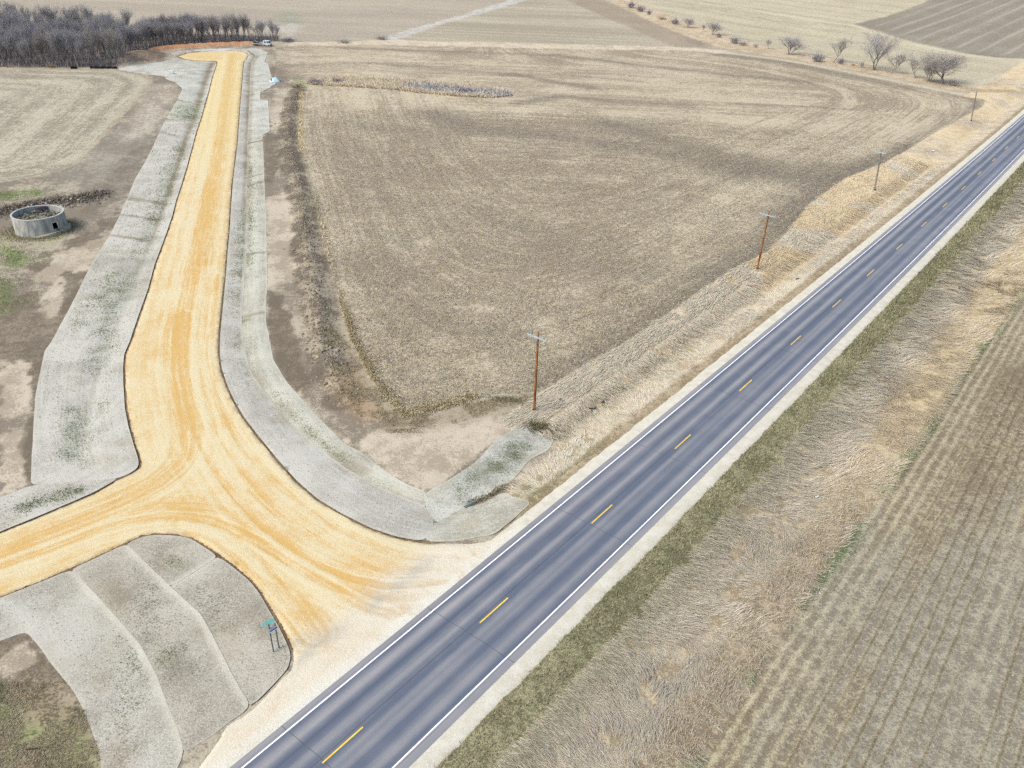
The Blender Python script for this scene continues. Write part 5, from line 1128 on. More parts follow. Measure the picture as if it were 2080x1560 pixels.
T2 = tree_proto('bare_tree', 71, (M_BARK, M_TWIG), spread=0.6, fork=0.24, ntrunk=3, twigs=1500, tw=0.022, up=0.8)
for q, hp, lab in (((531, 82), 44, 'left bare tree of the pair standing just right of the long wood'), ((557, 82), 43, 'right bare tree of the pair standing just right of the long wood')):
    b = px1(*q); place(T2, b[0], b[1], height_for(b, hp), lab, 'tree', None, wide=0.85)

# hedgerow trees at the upper right
HT = dict(a=tree_proto('bare_tree', 101, (M_BARK, M_TWIG), spread=0.62, fork=0.22, ntrunk=3, twigs=1500, tw=0.020, up=0.6),
          b=tree_proto('bare_tree', 105, (M_BARK, M_TWIG2), spread=0.5, fork=0.34, ntrunk=1, twigs=1300, tw=0.022, up=0.8),
          c=tree_proto('bare_tree', 109, (M_BARK, M_TWIG), spread=0.55, fork=0.30, ntrunk=2, twigs=2000, tw=0.014, up=0.8),
          d=tree_proto('bare_tree', 113, (M_BARK, M_TWIG2), spread=0.75, fork=0.20, ntrunk=1, twigs=2600, tw=0.016, up=0.5))
HW_ = {k: v['_w'] for k, v in HT.items()}
for key, q, hp, wp, lab in (
    ('b', (1561, 100), 22, 12, 'tiny bare sapling left of the round grey multi-stemmed tree'),
    ('a', (1602, 111), 37, 38, 'round multi-stemmed bare tree, leftmost of the larger field-edge trees'),
    ('b', (1692, 127), 54, 28, 'narrow upright bare tree between two dark round bushes'),
    ('c', (1777, 142), 76, 56, 'tallest bare tree of the upper right hedgerow, forked into two stems'),
    ('b', (1808, 149), 46, 34, 'thin brownish tree close to the right of the tallest hedgerow tree'),
    ('b', (1861, 159), 46, 28, 'slim bare tree in the gap left of the broad spreading tree'),
    ('a', (1889, 165), 38, 30, 'low multi-stemmed thicket tree touching the broad spreading tree'),
    ('d', (1911, 171), 64, 62, 'broad spreading bare tree at the right end of the hedgerow'),
    ('a', (1397, 56), 20, 20, 'small grey scrubby tree beside the tip of the brown tilled wedge'),
    ('b', (1428, 64), 17, 10, 'very small twiggy sapling between two far hedgerow scrub trees'),
    ('a', (1447, 71), 27, 24, 'taller scrubby far tree right above the brown tilled wedge')):
    b = px1(*q); h = height_for(b, hp); wd = width_for(b, wp); place(HT[key], b[0], b[1], h, lab, 'tree', None, wide=wd / (h * HW_[key]))
for i, (q, hp, wp, mt, lab) in enumerate((
    ((1282, 16), 15, 22, M_TWIGD, 'dark bush farthest up the hedgerow at the very top'), ((1301, 24), 14, 20, M_TWIGD, 'dark bush just right of the farthest hedgerow bush'),
    ((1318, 30), 12, 13, M_TWIGD, 'small dark bush, third from the far end of the hedgerow'), ((1344, 39), 6, 20, M_BRUSHT, 'low reddish tan brush beyond the brown tilled wedge'),
    ((1371, 49), 13, 22, M_TWIGD, 'dark rounded bush at the edge of the brown tilled wedge'), ((1492, 88), 15, 24, M_TWIGD, 'wide purple-grey bush left of the reddish brush patch'),
    ((1509, 92), 9, 20, M_TWIG2, 'low reddish brush patch beside the wide purple-grey bush'), ((1535, 96), 7, 11, M_TWIG2, 'tiny tuft of brush left of the small sapling'),
    ((1660, 125), 19, 32, M_TWIGD, 'dark blue-grey bush left of the narrow upright tree'), ((1707, 130), 15, 14, M_TWIGD, 'small dark bush right at the foot of the narrow upright tree'),
    ((1750, 137), 15, 9, M_TWIG, 'thin bush just left of the tallest hedgerow tree'), ((1733, 133), 5, 9, M_BRUSHT, 'little rusty brush clump between bush and tallest tree'),
    ((1460, 76), 9, 14, M_TWIGD, 'small dark bush at the foot of the taller far scrub tree'), ((1935, 174), 14, 26, M_TWIG2, 'tangled low brush under the broad spreading tree'),
    ((699, 87), 8, 30, M_TWIG2, 'low wide brown bush in the pale strip above the big field'), ((775, 80), 10, 27, M_TWIG2, 'grey-brown bush at the foot of the pale grassy drainage streak'),
    ((584, 84), 8, 42, M_TWIGD, 'long low dark brush right of the tree pair'), ((640, 170), 12, 38, M_TWIGD, 'dark tangled brush at the left end of the grassy strip in the field'),
    ((686, 168), 12, 26, M_TWIGD, 'dark tangled brush second from the left in the grassy strip'), ((604, 178), 13, 30, M_BRUSHT, 'olive brown bush at the top end of the brown spoil bank'),
    ((104, 137), 10, 12, M_BRUSHT, 'small pale tan bush at the foot of the wood'), ((880, 181), 9, 40, M_TWIG, 'grey lodged reeds in the middle of the grassy strip'),
    ((940, 187), 10, 44, M_TWIGD, 'darker grey reeds near the right end of the grassy strip'))):
    bush(q, hp, wp, mt, lab, var=i)

# ------------------------------------------------------------------ utility poles
M_POLE = plain('rusty_brown_treated_wood', P(130, 78, 50), 0.85, 0.25, 1.2, P(190, 130, 82), stretch=(3, 3, 0.5))
M_POLEG = plain('weathered_grey_wood', P(132, 128, 124), 0.85, 0.15, 2.0, P(160, 154, 148), stretch=(3, 3, 0.5))
M_ARM = plain('pale_blue_grey_crossarm', P(184, 198, 208), 0.6, 0.08, 2.0)
M_STEEL = plain('galvanised_steel', P(150, 160, 166), 0.45, 0.1, 5.0, metal=0.4); M_DARK = plain('dark_metal', P(60, 62, 70), 0.6, 0.15, 5.0)
M_INS = plain('grey_porcelain', P(190, 196, 200), 0.3, 0.05, 5.0)
def pole(q, top, h, mat, label, arm=True, armlen=2.5):
    b = px1(*q); z = float(ground_z(*b)); t = None
    # lean measured from where the top stands against the ground
    p0 = project((b[0], b[1], z + h)); lx = (top[0] - p0[0]) / (F_PX / math.sqrt(b[0] ** 2 + b[1] ** 2 + CAM_H ** 2))
    root = empty('utility_pole', (b[0], b[1], z)); tag(root, label, 'utility pole')
    s_ = MB(); n = 6; pts = [Vector((lx * k / n, 0, -0.3 + (h + 0.3) * k / n)) for k in range(n + 1)]
    for k in range(n): s_.tube(pts[k], pts[k + 1], 0.165 - 0.055 * k / n, 0.165 - 0.055 * (k + 1) / n, 10, cap=(k in (0, n - 1)))
    s_.build('shaft', mat, root, True)
    c = MB(); c.tube((0, 0, -0.05), (0, 0, 0.22), 0.23, 0.19, 10); c.build('base_collar', M_DARK, root)
    if arm:
        a = Vector((HN[0], HN[1], 0)).normalized(); top_ = Vector((lx * 0.95, 0, h - 0.62)); off = Vector((HU[0], HU[1], 0)) * -0.17
        m_ = MB(); M3 = Matrix.Rotation(math.atan2(a.y, a.x), 3, 'Z'); m_.box(top_ + off, (armlen, 0.13, 0.14), M=M3); o = m_.build('crossarm', M_ARM, root)
        for u_ in (-0.46, -0.30, 0.30, 0.46):
            i_ = MB(); p = top_ + off + a * u_ * armlen; i_.tube(p + Vector((0, 0, 0.06)), p + Vector((0, 0, 0.18)), 0.02, 0.02, 6); i_.tube(p + Vector((0, 0, 0.15)), p + Vector((0, 0, 0.27)), 0.055, 0.035, 8); i_.build('insulator', M_INS, root)
        for sg in (-1, 1):
            b_ = MB(); b_.tube(top_ + off + a * sg * 0.75 - Vector((0, 0, 0.05)), top_ - Vector((0, 0, 0.72)) + off * 0.9, 0.02, 0.02, 5); b_.build('brace', M_STEEL, root)
        i_ = MB(); p = Vector((lx, 0, h)); i_.tube(p - Vector((0, 0, 0.02)), p + Vector((0, 0, 0.12)), 0.03, 0.03, 6); i_.tube(p + Vector((0, 0, 0.10)), p + Vector((0, 0, 0.25)), 0.07, 0.04, 8); i_.build('insulator', M_INS, root)
    return root
pole((1085, 834), (1093.3, 675), 9.7, M_POLE, 'rust-brown utility pole nearest the camera at the bottom corner of the field')
pole((1538, 547), (1562.5, 430), 9.4, M_POLE, 'rust-brown utility pole at the dark field edge, second along the highway')
pole((1776.5, 386.5), (1792, 308), 8.3, M_POLEG, 'thin grey utility pole in golden grass, third along the highway', armlen=2.2)
pole((1972.5, 246), (1986, 188), 8.3, M_POLEG, 'thin dark utility pole without crossarm, farthest up the highway', arm=False)

# ------------------------------------------------------------------ street name sign
M_GRN = plain('sign_green', (0.03, 0.52, 0.42), 0.4, 0.05, 3.0); M_SGNW = plain('sign_white', P(225, 240, 240), 0.5, 0.04, 3.0); M_NAVY = plain('dark_sign_edge', P(52, 58, 92), 0.5, 0.05, 3.0)
M_LILAC = plain('sign_back_metal', P(206, 204, 226), 0.4, 0.06, 3.0); M_POST = plain('blue_grey_steel_post', P(104, 122, 130), 0.5, 0.12, 4.0)
def street_sign():
    b = px([(555.7, 1324.6), (566.9, 1317)]); z = float(ground_z(*b[0])); root = empty('street_name_sign', (b[0][0], b[0][1], z)); tag(root, 'green street name sign on twin steel posts standing on the rounded matting', 'road sign')
    p2 = Vector((b[1][0] - b[0][0], b[1][1] - b[0][1], 0)); u = p2.normalized()
    for p, h in ((Vector((0, 0, 0)), 2.95), (p2, 2.62)):
        m_ = MB(); m_.box(p + Vector((0, 0, h / 2 - 0.1)), (0.075, 0.075, h + 0.2), math.atan2(u.y, u.x)); m_.build('post', M_POST, root)
    R = Matrix.Rotation(math.atan2(u.y, u.x), 3, 'Z'); nrm = Vector((u.y, -u.x, 0))
    # panel bolted across both posts
    c = p2 * 0.5 + Vector((0, 0, 2.34)) + nrm * 0.07
    tilt = R @ Matrix.Rotation(math.radians(-30), 3, 'X')
    m_ = MB(); m_.box(c, (0.60, 0.02, 0.32), M=tilt); pan = m_.build('sign_panel', M_LILAC, root)
    m_ = MB(); m_.box(c + tilt @ Vector((0, -0.016, -0.10)), (0.58, 0.012, 0.06), M=tilt); m_.build('dark_stripe', M_NAVY, pan)
    m_ = MB(); m_.box(c + tilt @ Vector((0, -0.016, -0.17)), (0.68, 0.03, 0.06), M=tilt); m_.build('white_edge', M_SGNW, pan)
    # the green name blade above the left post
    ang = math.atan2(HU[1], HU[0]) - 0.30; R2 = Matrix.Rotation(ang, 3, 'Z') @ Matrix.Rotation(math.radians(-24), 3, 'X'); cc = Vector((0.0, 0.0, 3.04))
    m_ = MB(); m_.box(cc, (0.90, 0.03, 0.22), M=R2); bl = m_.build('name_blade', M_GRN, root)
    m_ = MB(); m_.box((0, 0, 2.90), (0.10, 0.08, 0.12), ang); m_.build('blade_bracket', M_STEEL, root)
    # the lettering is too small to read in the photograph: pale strokes of the same rhythm
    t = MB()
    for x0, w_, hh, zz in ((-0.40, 0.07, 0.12, 0), (-0.31, 0.02, 0.12, 0), (-0.25, 0.07, 0.10, -0.01), (-0.16, 0.02, 0.12, 0.0), (-0.10, 0.08, 0.03, 0.04), (-0.10, 0.08, 0.03, -0.05), (0.02, 0.025, 0.12, 0), (0.08, 0.07, 0.03, 0), (0.15, 0.025, 0.12, 0), (0.26, 0.025, 0.13, 0), (0.31, 0.07, 0.03, -0.05), (0.40, 0.05, 0.10, 0)):
        for sgn in (-1, 1): t.box(cc + R2 @ Vector((x0, sgn * 0.019, zz)), (w_, 0.006, hh), M=R2)
    t.build('lettering', M_SGNW, bl)
street_sign()

# ------------------------------------------------------------------ old round concrete base (silo ring)
M_CONC = plain('weathered_concrete', P(160, 160, 160), 0.85, 0.16, 1.9, P(212, 210, 204), bump=0.4, stretch=(1, 1, 0.25)); M_RIM = plain('pale_concrete_rim', P(206, 204, 200), 0.8, 0.08, 3.0); M_SAND = plain('tan_stained_concrete', P(176, 164, 140), 0.9, 0.15, 2.0, P(204, 192, 168), bump=0.4)
M_PIT = plain('dark_debris_soil', P(112, 104, 92), 0.95, 0.3, 1.2, P(160, 150, 134), bump=0.8); M_BLACK = plain('black_rubber', P(38, 40, 50), 0.6, 0.2, 4.0)
def silo():
    L = px1(37, 462); Rr = px1(143, 452); rad = np.linalg.norm(Rr - L) / 2; front = px1(90, 481.5)
    view = front / np.linalg.norm(front); c = front + view * rad * 0.98; z0 = float(terrain(*c)) - 0.1; H = 3.0
    root = empty('concrete_silo_base', (c[0], c[1], z0)); tag(root, 'round open-topped grey concrete silo base with a square opening, in bare soil', 'silo base')
    right = np.array([view[1], -view[0]])
    a_open = math.atan2(-view[1], -view[0]); 
    # opening sits right of the point nearest the camera
    to = px1(112, 470) ; a_open = a_open + 0.46
    n = 72; r0, r1 = rad, rad - 0.20; V = []; F = []; zs = [0, H * 0.34, H * 0.72, H]
    step = 2 * math.pi / n; k0 = int(round(a_open / step)) % n; op = {(k0 - 1) % n, k0 % n, (k0 + 1) % n}
    for k in range(n):
        a = k * step
        for rr in (r0, r1):
            for zz in zs: V.append((math.cos(a) * rr, math.sin(a) * rr, zz))
    def vi(k, ring, j): return (k % n) * 8 + ring * 4 + j
    for k in range(n):
        for j in range(3):
            if j == 1 and k in op: continue
            F.append((vi(k, 0, j), vi(k + 1, 0, j), vi(k + 1, 0, j + 1), vi(k, 0, j + 1))); F.append((vi(k + 1, 1, j), vi(k, 1, j), vi(k, 1, j + 1), vi(k + 1, 1, j + 1)))
    ks = sorted(op, key=lambda k: (k - k0 + 3) % n); ka, kb = ks[0], ks[-1] + 1
    for k in ks: F.append((vi(k, 0, 1), vi(k, 1, 1), vi(k + 1, 1, 1), vi(k + 1, 0, 1))); F.append((vi(k, 0, 2), vi(k + 1, 0, 2), vi(k + 1, 1, 2), vi(k, 1, 2)))
    F.append((vi(ka, 0, 1), vi(ka, 0, 2), vi(ka, 1, 2), vi(ka, 1, 1))); F.append((vi(kb, 0, 1), vi(kb, 1, 1), vi(kb, 1, 2), vi(kb, 0, 2)))
    me = bpy.data.meshes.new('wall'); me.from_pydata(V, [], F); me.materials.append(M_CONC); o = bpy.data.objects.new('wall', me); COL.objects.link(o); o.parent = root
    V = []; F = []
    for k in range(n):
        a = k * step; w_ = 0.02 * math.sin(5 * a)
        for rr, zz in ((r0 + 0.03, H - 0.10), (r0 + 0.03, H + 0.05 + w_), (r1 - 0.03, H + 0.05 + w_), (r1 - 0.03, H - 0.10)): V.append((math.cos(a) * rr, math.sin(a) * rr, zz))
    for k in range(n):
        for j in range(4): F.append((k * 4 + j, ((k + 1) % n) * 4 + j, ((k + 1) % n) * 4 + (j + 1) % 4, k * 4 + (j + 1) % 4))
    me = bpy.data.meshes.new('rim'); me.from_pydata(V, [], F); me.materials.append(M_RIM); o = bpy.data.objects.new('rim', me); COL.objects.link(o); o.parent = root
    # opening frame
    am = (ka + kb) / 2 * step; Rz = Matrix.Rotation(am, 3, 'Z'); wO = (kb - ka) * step * rad; hO = zs[2] - zs[1]; zc = (zs[1] + zs[2]) / 2
    f = MB()
    for dy, dz, sy, sz in ((-wO / 2, 0, 0.09, hO + 0.18), (wO / 2, 0, 0.09, hO + 0.18), (0, hO / 2 + 0.045, wO, 0.09), (0, -hO / 2 - 0.045, wO, 0.09)): f.box(Rz @ Vector((rad + 0.01, dy, zc + dz)), (0.14, sy, sz), am)
    f.build('opening_frame', M_RIM, root)
    # bare branch / hose hanging out of the opening
    h_ = MB(); p = [Rz @ Vector((rad - 0.1, 0.0, zc - hO / 2 + 0.1)), Rz @ Vector((rad + 0.25, 0.15, zc - hO / 2 - 0.05)), Rz @ Vector((rad + 0.5, 0.42, zc - hO / 2 - 0.55)), Rz @ Vector((rad + 0.7, 0.62, 0.15))]
    for a, b in zip(p[:-1], p[1:]): h_.tube(a, b, 0.07, 0.06, 6)
    h_.build('hanging_hose', M_BLACK, root)
    # footing: tan lip round the lower right
    V = []; F = []; m_ = 26; a0 = am - 0.9; a1 = am + 1.25
    for k in range(m_ + 1):
        a = a0 + (a1 - a0) * k / m_; t = math.sin(math.pi * min(1, k / m_ * 1.0)) ** 0.5; hh = 0.25 + 0.75 * t * (0.35 + 0.65 * k / m_); rr = rad + 0.12 + 0.38 * t
        for r_, zz in ((rad - 0.05, hh), (rr, hh - 0.05), (rr + 0.12, -0.25)): V.append((math.cos(a) * r_, math.sin(a) * r_, zz))
    for k in range(m_):
        for j in range(2): F.append((k * 3 + j, k * 3 + j + 1, (k + 1) * 3 + j + 1, (k + 1) * 3 + j))
    F += [(0, 1, 2), (m_ * 3, m_ * 3 + 2, m_ * 3 + 1)]
    me = bpy.data.meshes.new('footing'); me.from_pydata(V, [], F); me.materials.append(M_SAND); o = bpy.data.objects.new('footing', me); COL.objects.link(o); o.parent = root
    # fill inside
    V = [(0, 0, H - 0.9)]; F = []; rings = 9; seg = 40
    for i in range(1, rings + 1):
        rr = r1 * i / rings * 0.999
        for k in range(seg):
            a = 2 * math.pi * k / seg; x_, y_ = math.cos(a) * rr, math.sin(a) * rr; V.append((x_, y_, H - 1.25 + 0.9 * float(fbm(np.array(x_ + 50), np.array(y_), 2.4, 4, 800)) * 1.0 - 0.25 * (i == rings)))
    for k in range(seg): F.append((0, 1 + k, 1 + (k + 1) % seg))
    for i in range(rings - 1):
        for k in range(seg): F.append((1 + i * seg + k, 1 + (i + 1) * seg + k, 1 + (i + 1) * seg + (k + 1) % seg, 1 + i * seg + (k + 1) % seg))
    me = bpy.data.meshes.new('soil_fill'); me.from_pydata(V, [], F); me.materials.append(M_PIT); o = bpy.data.objects.new('soil_fill', me); COL.objects.link(o); o.parent = root
    for p_ in me.polygons: p_.use_smooth = True
    # rubble in the fill
    vv, ff = ico(); V = []; F = []; C_ = []
    for k in range(170):
        a = random.uniform(0, 6.28); rr = r1 * 0.93 * math.sqrt(random.random()); s_ = random.uniform(0.05, 0.26); b0 = len(V)
        for v in vv: V.append((math.cos(a) * rr + v[0] * s_ * random.uniform(.7, 1.5), math.sin(a) * rr + v[1] * s_ * random.uniform(.7, 1.5), H - 0.82 + 0.1 + v[2] * s_ * 0.7)); 
        C_ += [random.choice([P(96, 92, 88), P(150, 140, 124), P(188, 178, 160), P(110, 118, 96), P(128, 108, 96)])] * 12
        F += [tuple(b0 + i for i in t) for t in ff]
    o = mesh_np('rubble', np.array(V), np.array(F), M_CLOD, root, {'ColA': np.array(C_)}); o['kind'] = 'stuff'
    # crate of purple-brown scrap on the far rim
    m2 = MB(); pp = Vector((view[0] * (rad - 0.5) + right[0] * 0.9, view[1] * (rad - 0.5) + right[1] * 0.9, H - 0.35)); m2.box(pp, (1.5, 0.5, 0.45), math.atan2(right[1], right[0])); m2.box(pp + Vector((0.3, 0.1, 0.26)), (0.5, 0.35, 0.12), 0.4)
    m2.build('scrap_heap', plain('purple_brown_scrap', P(96, 76, 100), 0.9, 0.3, 3.0, P(140, 120, 130), bump=0.8), root)
    return c, rad
SILO_C, SILO_R = silo()
def debris():
    ln = smooth_line(DEBRIS, 0.6); m = 900; i = rng.integers(0, len(ln), m); x = ln[i, 0] + rng.normal(0, 1.2, m); y = ln[i, 1] + rng.normal(0, 1.3, m)
    k = np.hypot(x - SILO_C[0], y - SILO_C[1]) > SILO_R + 0.5; x, y = x[k], y[k]; m = len(x)
    c = mixc(np.tile(P(96, 88, 84), (m, 1)), np.tile(P(170, 156, 138), (m, 1)), rng.random(m) ** 1.8); c = mixc(c, np.tile(P(224, 222, 220), (m, 1)), (rng.random(m) < 0.035) * 1.0)
    clods('rubble', x, y, rng.uniform(0.06, 0.26, m), c)
    m = 2600; i = rng.integers(0, len(ln), m); x = ln[i, 0] + rng.normal(0, 1.5, m); y = ln[i, 1] + rng.normal(0, 1.6, m); k = np.hypot(x - SILO_C[0], y - SILO_C[1]) > SILO_R + 0.3; x, y = x[k], y[k]; m = len(x)
    c = mixc(np.tile(P(84, 76, 76), (m, 1)), np.tile(P(168, 150, 128), (m, 1)), rng.random(m))
    leaf1('brushwood', x, y, rng.uniform(0, 6.28, m), rng.uniform(0.1, 1.0, m), rng.uniform(0.4, 1.3, m), rng.uniform(0.05, 0.12, m), c, M_GRASS)
    # grass tufts round the silo foot
    m = 5000; a = rng.uniform(0, 6.28, m); r_ = SILO_R + np.abs(rng.normal(0.3, 1.1, m)) + 0.1; x = SILO_C[0] + np.cos(a) * r_; y = SILO_C[1] + np.sin(a) * r_
    c = mixc(np.tile(P(150, 132, 104), (m, 1)), np.tile(P(206, 190, 156), (m, 1)), rng.random(m)); c = mixc(c, np.tile(P(104, 124, 76), (m, 1)), (rng.random(m) < 0.3) * 0.9)
    leaf1('rough_grass', x, y, rng.uniform(0, 6.28, m), rng.uniform(0.3, 1.3, m), rng.uniform(0.15, 0.5, m), rng.uniform(0.04, 0.09, m), c, M_GRASS)
    q = np.vstack([px([(-10, 505), (20, 512), (50, 525), (10, 575), (5, 610), (0, 398), (60, 395)])]); m = 6000; i = rng.integers(0, len(q), m); x = q[i, 0] + rng.normal(0, 2.2, m); y = q[i, 1] + rng.normal(0, 1.8, m)
    c = mixc(np.tile(P(98, 132, 62), (m, 1)), np.tile(P(150, 166, 100), (m, 1)), rng.random(m))
    leaf1('green_grass_patch', x, y, rng.uniform(0, 6.28, m), rng.uniform(0.4, 1.4, m), rng.uniform(0.10, 0.3, m), rng.uniform(0.04, 0.09, m), c, M_GREEN)
debris()
M_PAPER = plain('white_litter', P(240, 242, 248), 0.7, 0.04, 6.0); M_TEAL = plain('teal_grey_steel', P(120, 140, 142), 0.5, 0.15, 4.0); M_MARK = plain('pale_yellow_plastic', P(226, 214, 160), 0.6, 0.08, 4.0); M_WOODY = plain('dark_dead_wood', P(64, 58, 54), 0.9, 0.2, 4.0)
def scrap(name, q, size, mat, label, cat, rz=0.3, tilt=(0.2, 0.1), bent=True):
    """a crumpled flat piece lying on the ground: two folded panels"""
    b = px1(*q); z = float(ground_z(*b)); o = MB(); L, W, H = size
    M1 = Matrix.Rotation(rz, 3, 'Z') @ Matrix.Rotation(tilt[0], 3, 'Y') @ Matrix.Rotation(tilt[1], 3, 'X'); o.box((0, 0, H), (L, W, 0.03), M=M1, taper=0.9)
    if bent: o.box(M1 @ Vector((L * 0.42, 0.02, 0.06)) + Vector((0, 0, H)), (L * 0.5, W * 0.8, 0.03), M=M1 @ Matrix.Rotation(-0.8, 3, 'Y'), taper=0.8)
    ob = o.build(name, mat); ob.location = (b[0], b[1], z + 0.06); return tag(ob, label, cat)
scrap('paper_scrap', (1155, 1533), (0.50, 0.19, 0.10), M_PAPER, 'upright white scrap of litter in the tan grass near the bottom edge', 'litter', rz=1.55)
scrap('paper_scrap', (1658, 1012), (0.30, 0.18, 0.12), M_PAPER, 'small white scrap of litter deep in the golden verge grass', 'litter', rz=0.4)
scrap('paper_scrap', (1894, 308), (0.6, 0.4, 0.2), M_PAPER, 'pale speck of litter among the upper left verge grass', 'litter', rz=0.4)
scrap('plastic_scrap', (1202, 833), (0.75, 0.30, 0.16), M_DARK, 'dark flap of plastic with pale underside in the ditch grass, the larger of two', 'litter', rz=0.25)
scrap('plastic_scrap', (1224, 821), (0.40, 0.26, 0.22), M_BLACK, 'small black piece of plastic up the ditch from the larger flap', 'litter', rz=0.9)
scrap('plastic_scrap', (1138, 814), (0.55, 0.14, 0.18), M_BLACK, 'thin black strip in the grass just right of the nearest pole', 'litter', rz=0.75, bent=False)
def stick(name, q, L, r, mat, label, rz, cat='stick'):
    b = px1(*q); z = float(ground_z(*b)); o = MB(); d = Vector((math.cos(rz), math.sin(rz), 0)); k = Vector((-d.y, d.x, 0))
    o.tube(-d * L / 2 + Vector((0, 0, r + 0.05)), k * 0.03 + Vector((0, 0, r + 0.09)), r, r * 0.85, 6); o.tube(k * 0.03 + Vector((0, 0, r + 0.09)), d * L / 2 + Vector((0, 0, r + 0.06)), r * 0.85, r * 0.5, 6); o.tube(d * L * 0.12 + Vector((0, 0, r + .08)), d * L * 0.3 + k * 0.12 + Vector((0, 0, r + 0.12)), r * 0.4, r * 0.2, 5)
    ob = o.build(name, mat); ob.location = (b[0], b[1], z + 0.02); return tag(ob, label, cat)
stick('dead_stick', (69, 1524), 0.95, 0.035, M_WOODY, 'dark stick lying on the brown grassy soil at the lower left', 0.05)
stick('dead_stick', (1545, 571), 0.9, 0.07, M_WOODY, 'dark bit of wood in the grass right of the second pole', 0.5)
stick('dead_stick', (1620, 568), 0.6, 0.08, M_BLACK, 'small black scrap of wood in the verge grass toward the highway', 0.3)
def culvert():
    a = px1(943.5, 1032); b = px1(960, 1023.5); z = float(ground_z(*a)); root = empty('culvert_pipe', (a[0], a[1], z)); tag(root, 'teal-grey steel culvert pipe end poking out of the muddy channel', 'culvert pipe')
    d = Vector((b[0] - a[0], b[1] - a[1], 0)); n = 14; V = []; F = []; rr = 0.15
    u = d.normalized(); w_ = Vector((-u.y, u.x, 0))
    for k in range(9):
        p = u * (d.length * 1.3 * k / 8); rk = rr * (1 + (0.05 if k % 2 else 0))
        for i in range(n): t = 2 * math.pi * i / n; V.append(p + w_ * math.cos(t) * rk + Vector((0, 0, math.sin(t) * rk + 0.06)))
    for k in range(8):
        for i in range(n): F.append((k * n + i, k * n + (i + 1) % n, (k + 1) * n + (i + 1) % n, (k + 1) * n + i))
    me = bpy.data.meshes.new('pipe'); me.from_pydata(V, [], F); me.materials.append(M_TEAL); o = bpy.data.objects.new('pipe', me); COL.objects.link(o); o.parent = root
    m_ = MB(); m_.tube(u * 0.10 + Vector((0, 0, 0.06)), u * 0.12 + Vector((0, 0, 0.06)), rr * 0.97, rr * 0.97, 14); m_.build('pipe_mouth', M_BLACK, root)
culvert()
def marker(q, top, mat, label, extra=True, cat='marker post', r=0.05):
    b = px1(*q); z = float(ground_z(*b)); h = height_for(b, q[1] - top[1]); sc_ = math.sqrt(b[0] ** 2 + b[1] ** 2 + CAM_H ** 2) / F_PX; p0 = project((b[0], b[1], z + h)); lx = (top[0] - p0[0]) * sc_
    root = empty('marker_post', (b[0], b[1], z)); tag(root, label, cat)
    m_ = MB(); m_.tube((0, 0, -0.2), (lx, 0, h), r, r * 0.9, 8); m_.build('post', mat, root)
    m_ = MB(); m_.tube((lx, 0, h - 0.02), (lx * 1.05, 0, h + 0.14), r * 1.5, r * 1.1, 8); m_.build('cap', M_PAPER if extra else mat, root)
    if extra:
        m_ = MB(); m_.box((lx * 0.9 + 0.12, -0.05, h * 0.86), (0.26, 0.05, 0.30)); m_.build('sign_plate', M_MARK, root)
        m_ = MB(); m_.tube((0.22, 0.1, -0.1), (lx * 0.5 + 0.15, 0.02, h * 0.75), 0.03, 0.03, 6); m_.build('brace', M_MARK, root)
marker((1680, 453), (1684, 435), M_MARK, 'pale yellow utility marker with white cap leaning in the golden grass left of the highway')
marker((2036, 585), (2041, 568), M_MARK, 'pale yellow marker post in golden grass at the right edge', False)
marker((1673.5, 456), (1675.6, 447), M_WOODY, 'short thin dark stake beside the pale yellow utility marker', False, 'stake', 0.03)
marker((2028.5, 595), (2031.5, 569), M_DARK, 'thin dark stake just left of the pale marker post at the right edge', False, 'stake', 0.025)

# ------------------------------------------------------------------ silt fence, dirt mound pieces, far machines
def silt_fence(a, b, label):
    A, B_ = px1(*a), px1(*b); root = empty('silt_fence', (A[0], A[1], float(ground_z(*A)))); tag(root, label, 'silt fence')
    n = 16; V = []; F = []
    for k in range(n + 1):
        p = A + (B_ - A) * k / n; zz = float(ground_z(*p)) - float(ground_z(*A)); w_ = 0.15 * math.sin(k * 1.7)
        for o_, h in ((0.0, -0.1), (0.0, 0.75 + 0.06 * math.sin(k * 2.3)), (0.03, 0.75 + 0.06 * math.sin(k * 2.3)), (0.03, -0.1)): V.append((p[0] - A[0], p[1] - A[1] + w_ + o_, zz + h))
    for k in range(n):
        for j in range(4): F.append((k * 4 + j, (k + 1) * 4 + j, (k + 1) * 4 + (j + 1) % 4, k * 4 + (j + 1) % 4))
    me = bpy.data.meshes.new('fabric'); me.from_pydata(V, [], F); me.materials.append(M_BLACK); o = bpy.data.objects.new('fabric', me); COL.objects.link(o); o.parent = root
    for k in range(0, n + 1, 4):
        m_ = MB(); v = V[k * 4]; m_.box((v[0], v[1] - 0.05, v[2] + 0.5), (0.06, 0.06, 1.1)); m_.build('stake', M_WOODY, root)
silt_fence((184, 139.5), (239, 140), 'long black silt fence at the edge of the wood beside the pale matting')
silt_fence((144, 140), (157, 140), 'short black piece of silt fence left of the long one')
M_GLASS = plain('dark_glass', P(44, 62, 84), 0.15, 0.1, 3.0); M_TYRE = plain('tyre_rubber', P(40, 40, 44), 0.8, 0.1, 5.0); M_VAN = plain('white_vehicle_paint', P(226, 232, 244), 0.35, 0.03, 2.0); M_PALEB = plain('pale_blue_tarpaulin', P(170, 212, 240), 0.6, 0.1, 2.0, P(226, 240, 248)); M_DECK = plain('pale_green_deck', P(206, 226, 212), 0.6, 0.08, 3.0); M_PURP = plain('dull_violet_machine_paint', P(112, 96, 122), 0.6, 0.15, 2.0)
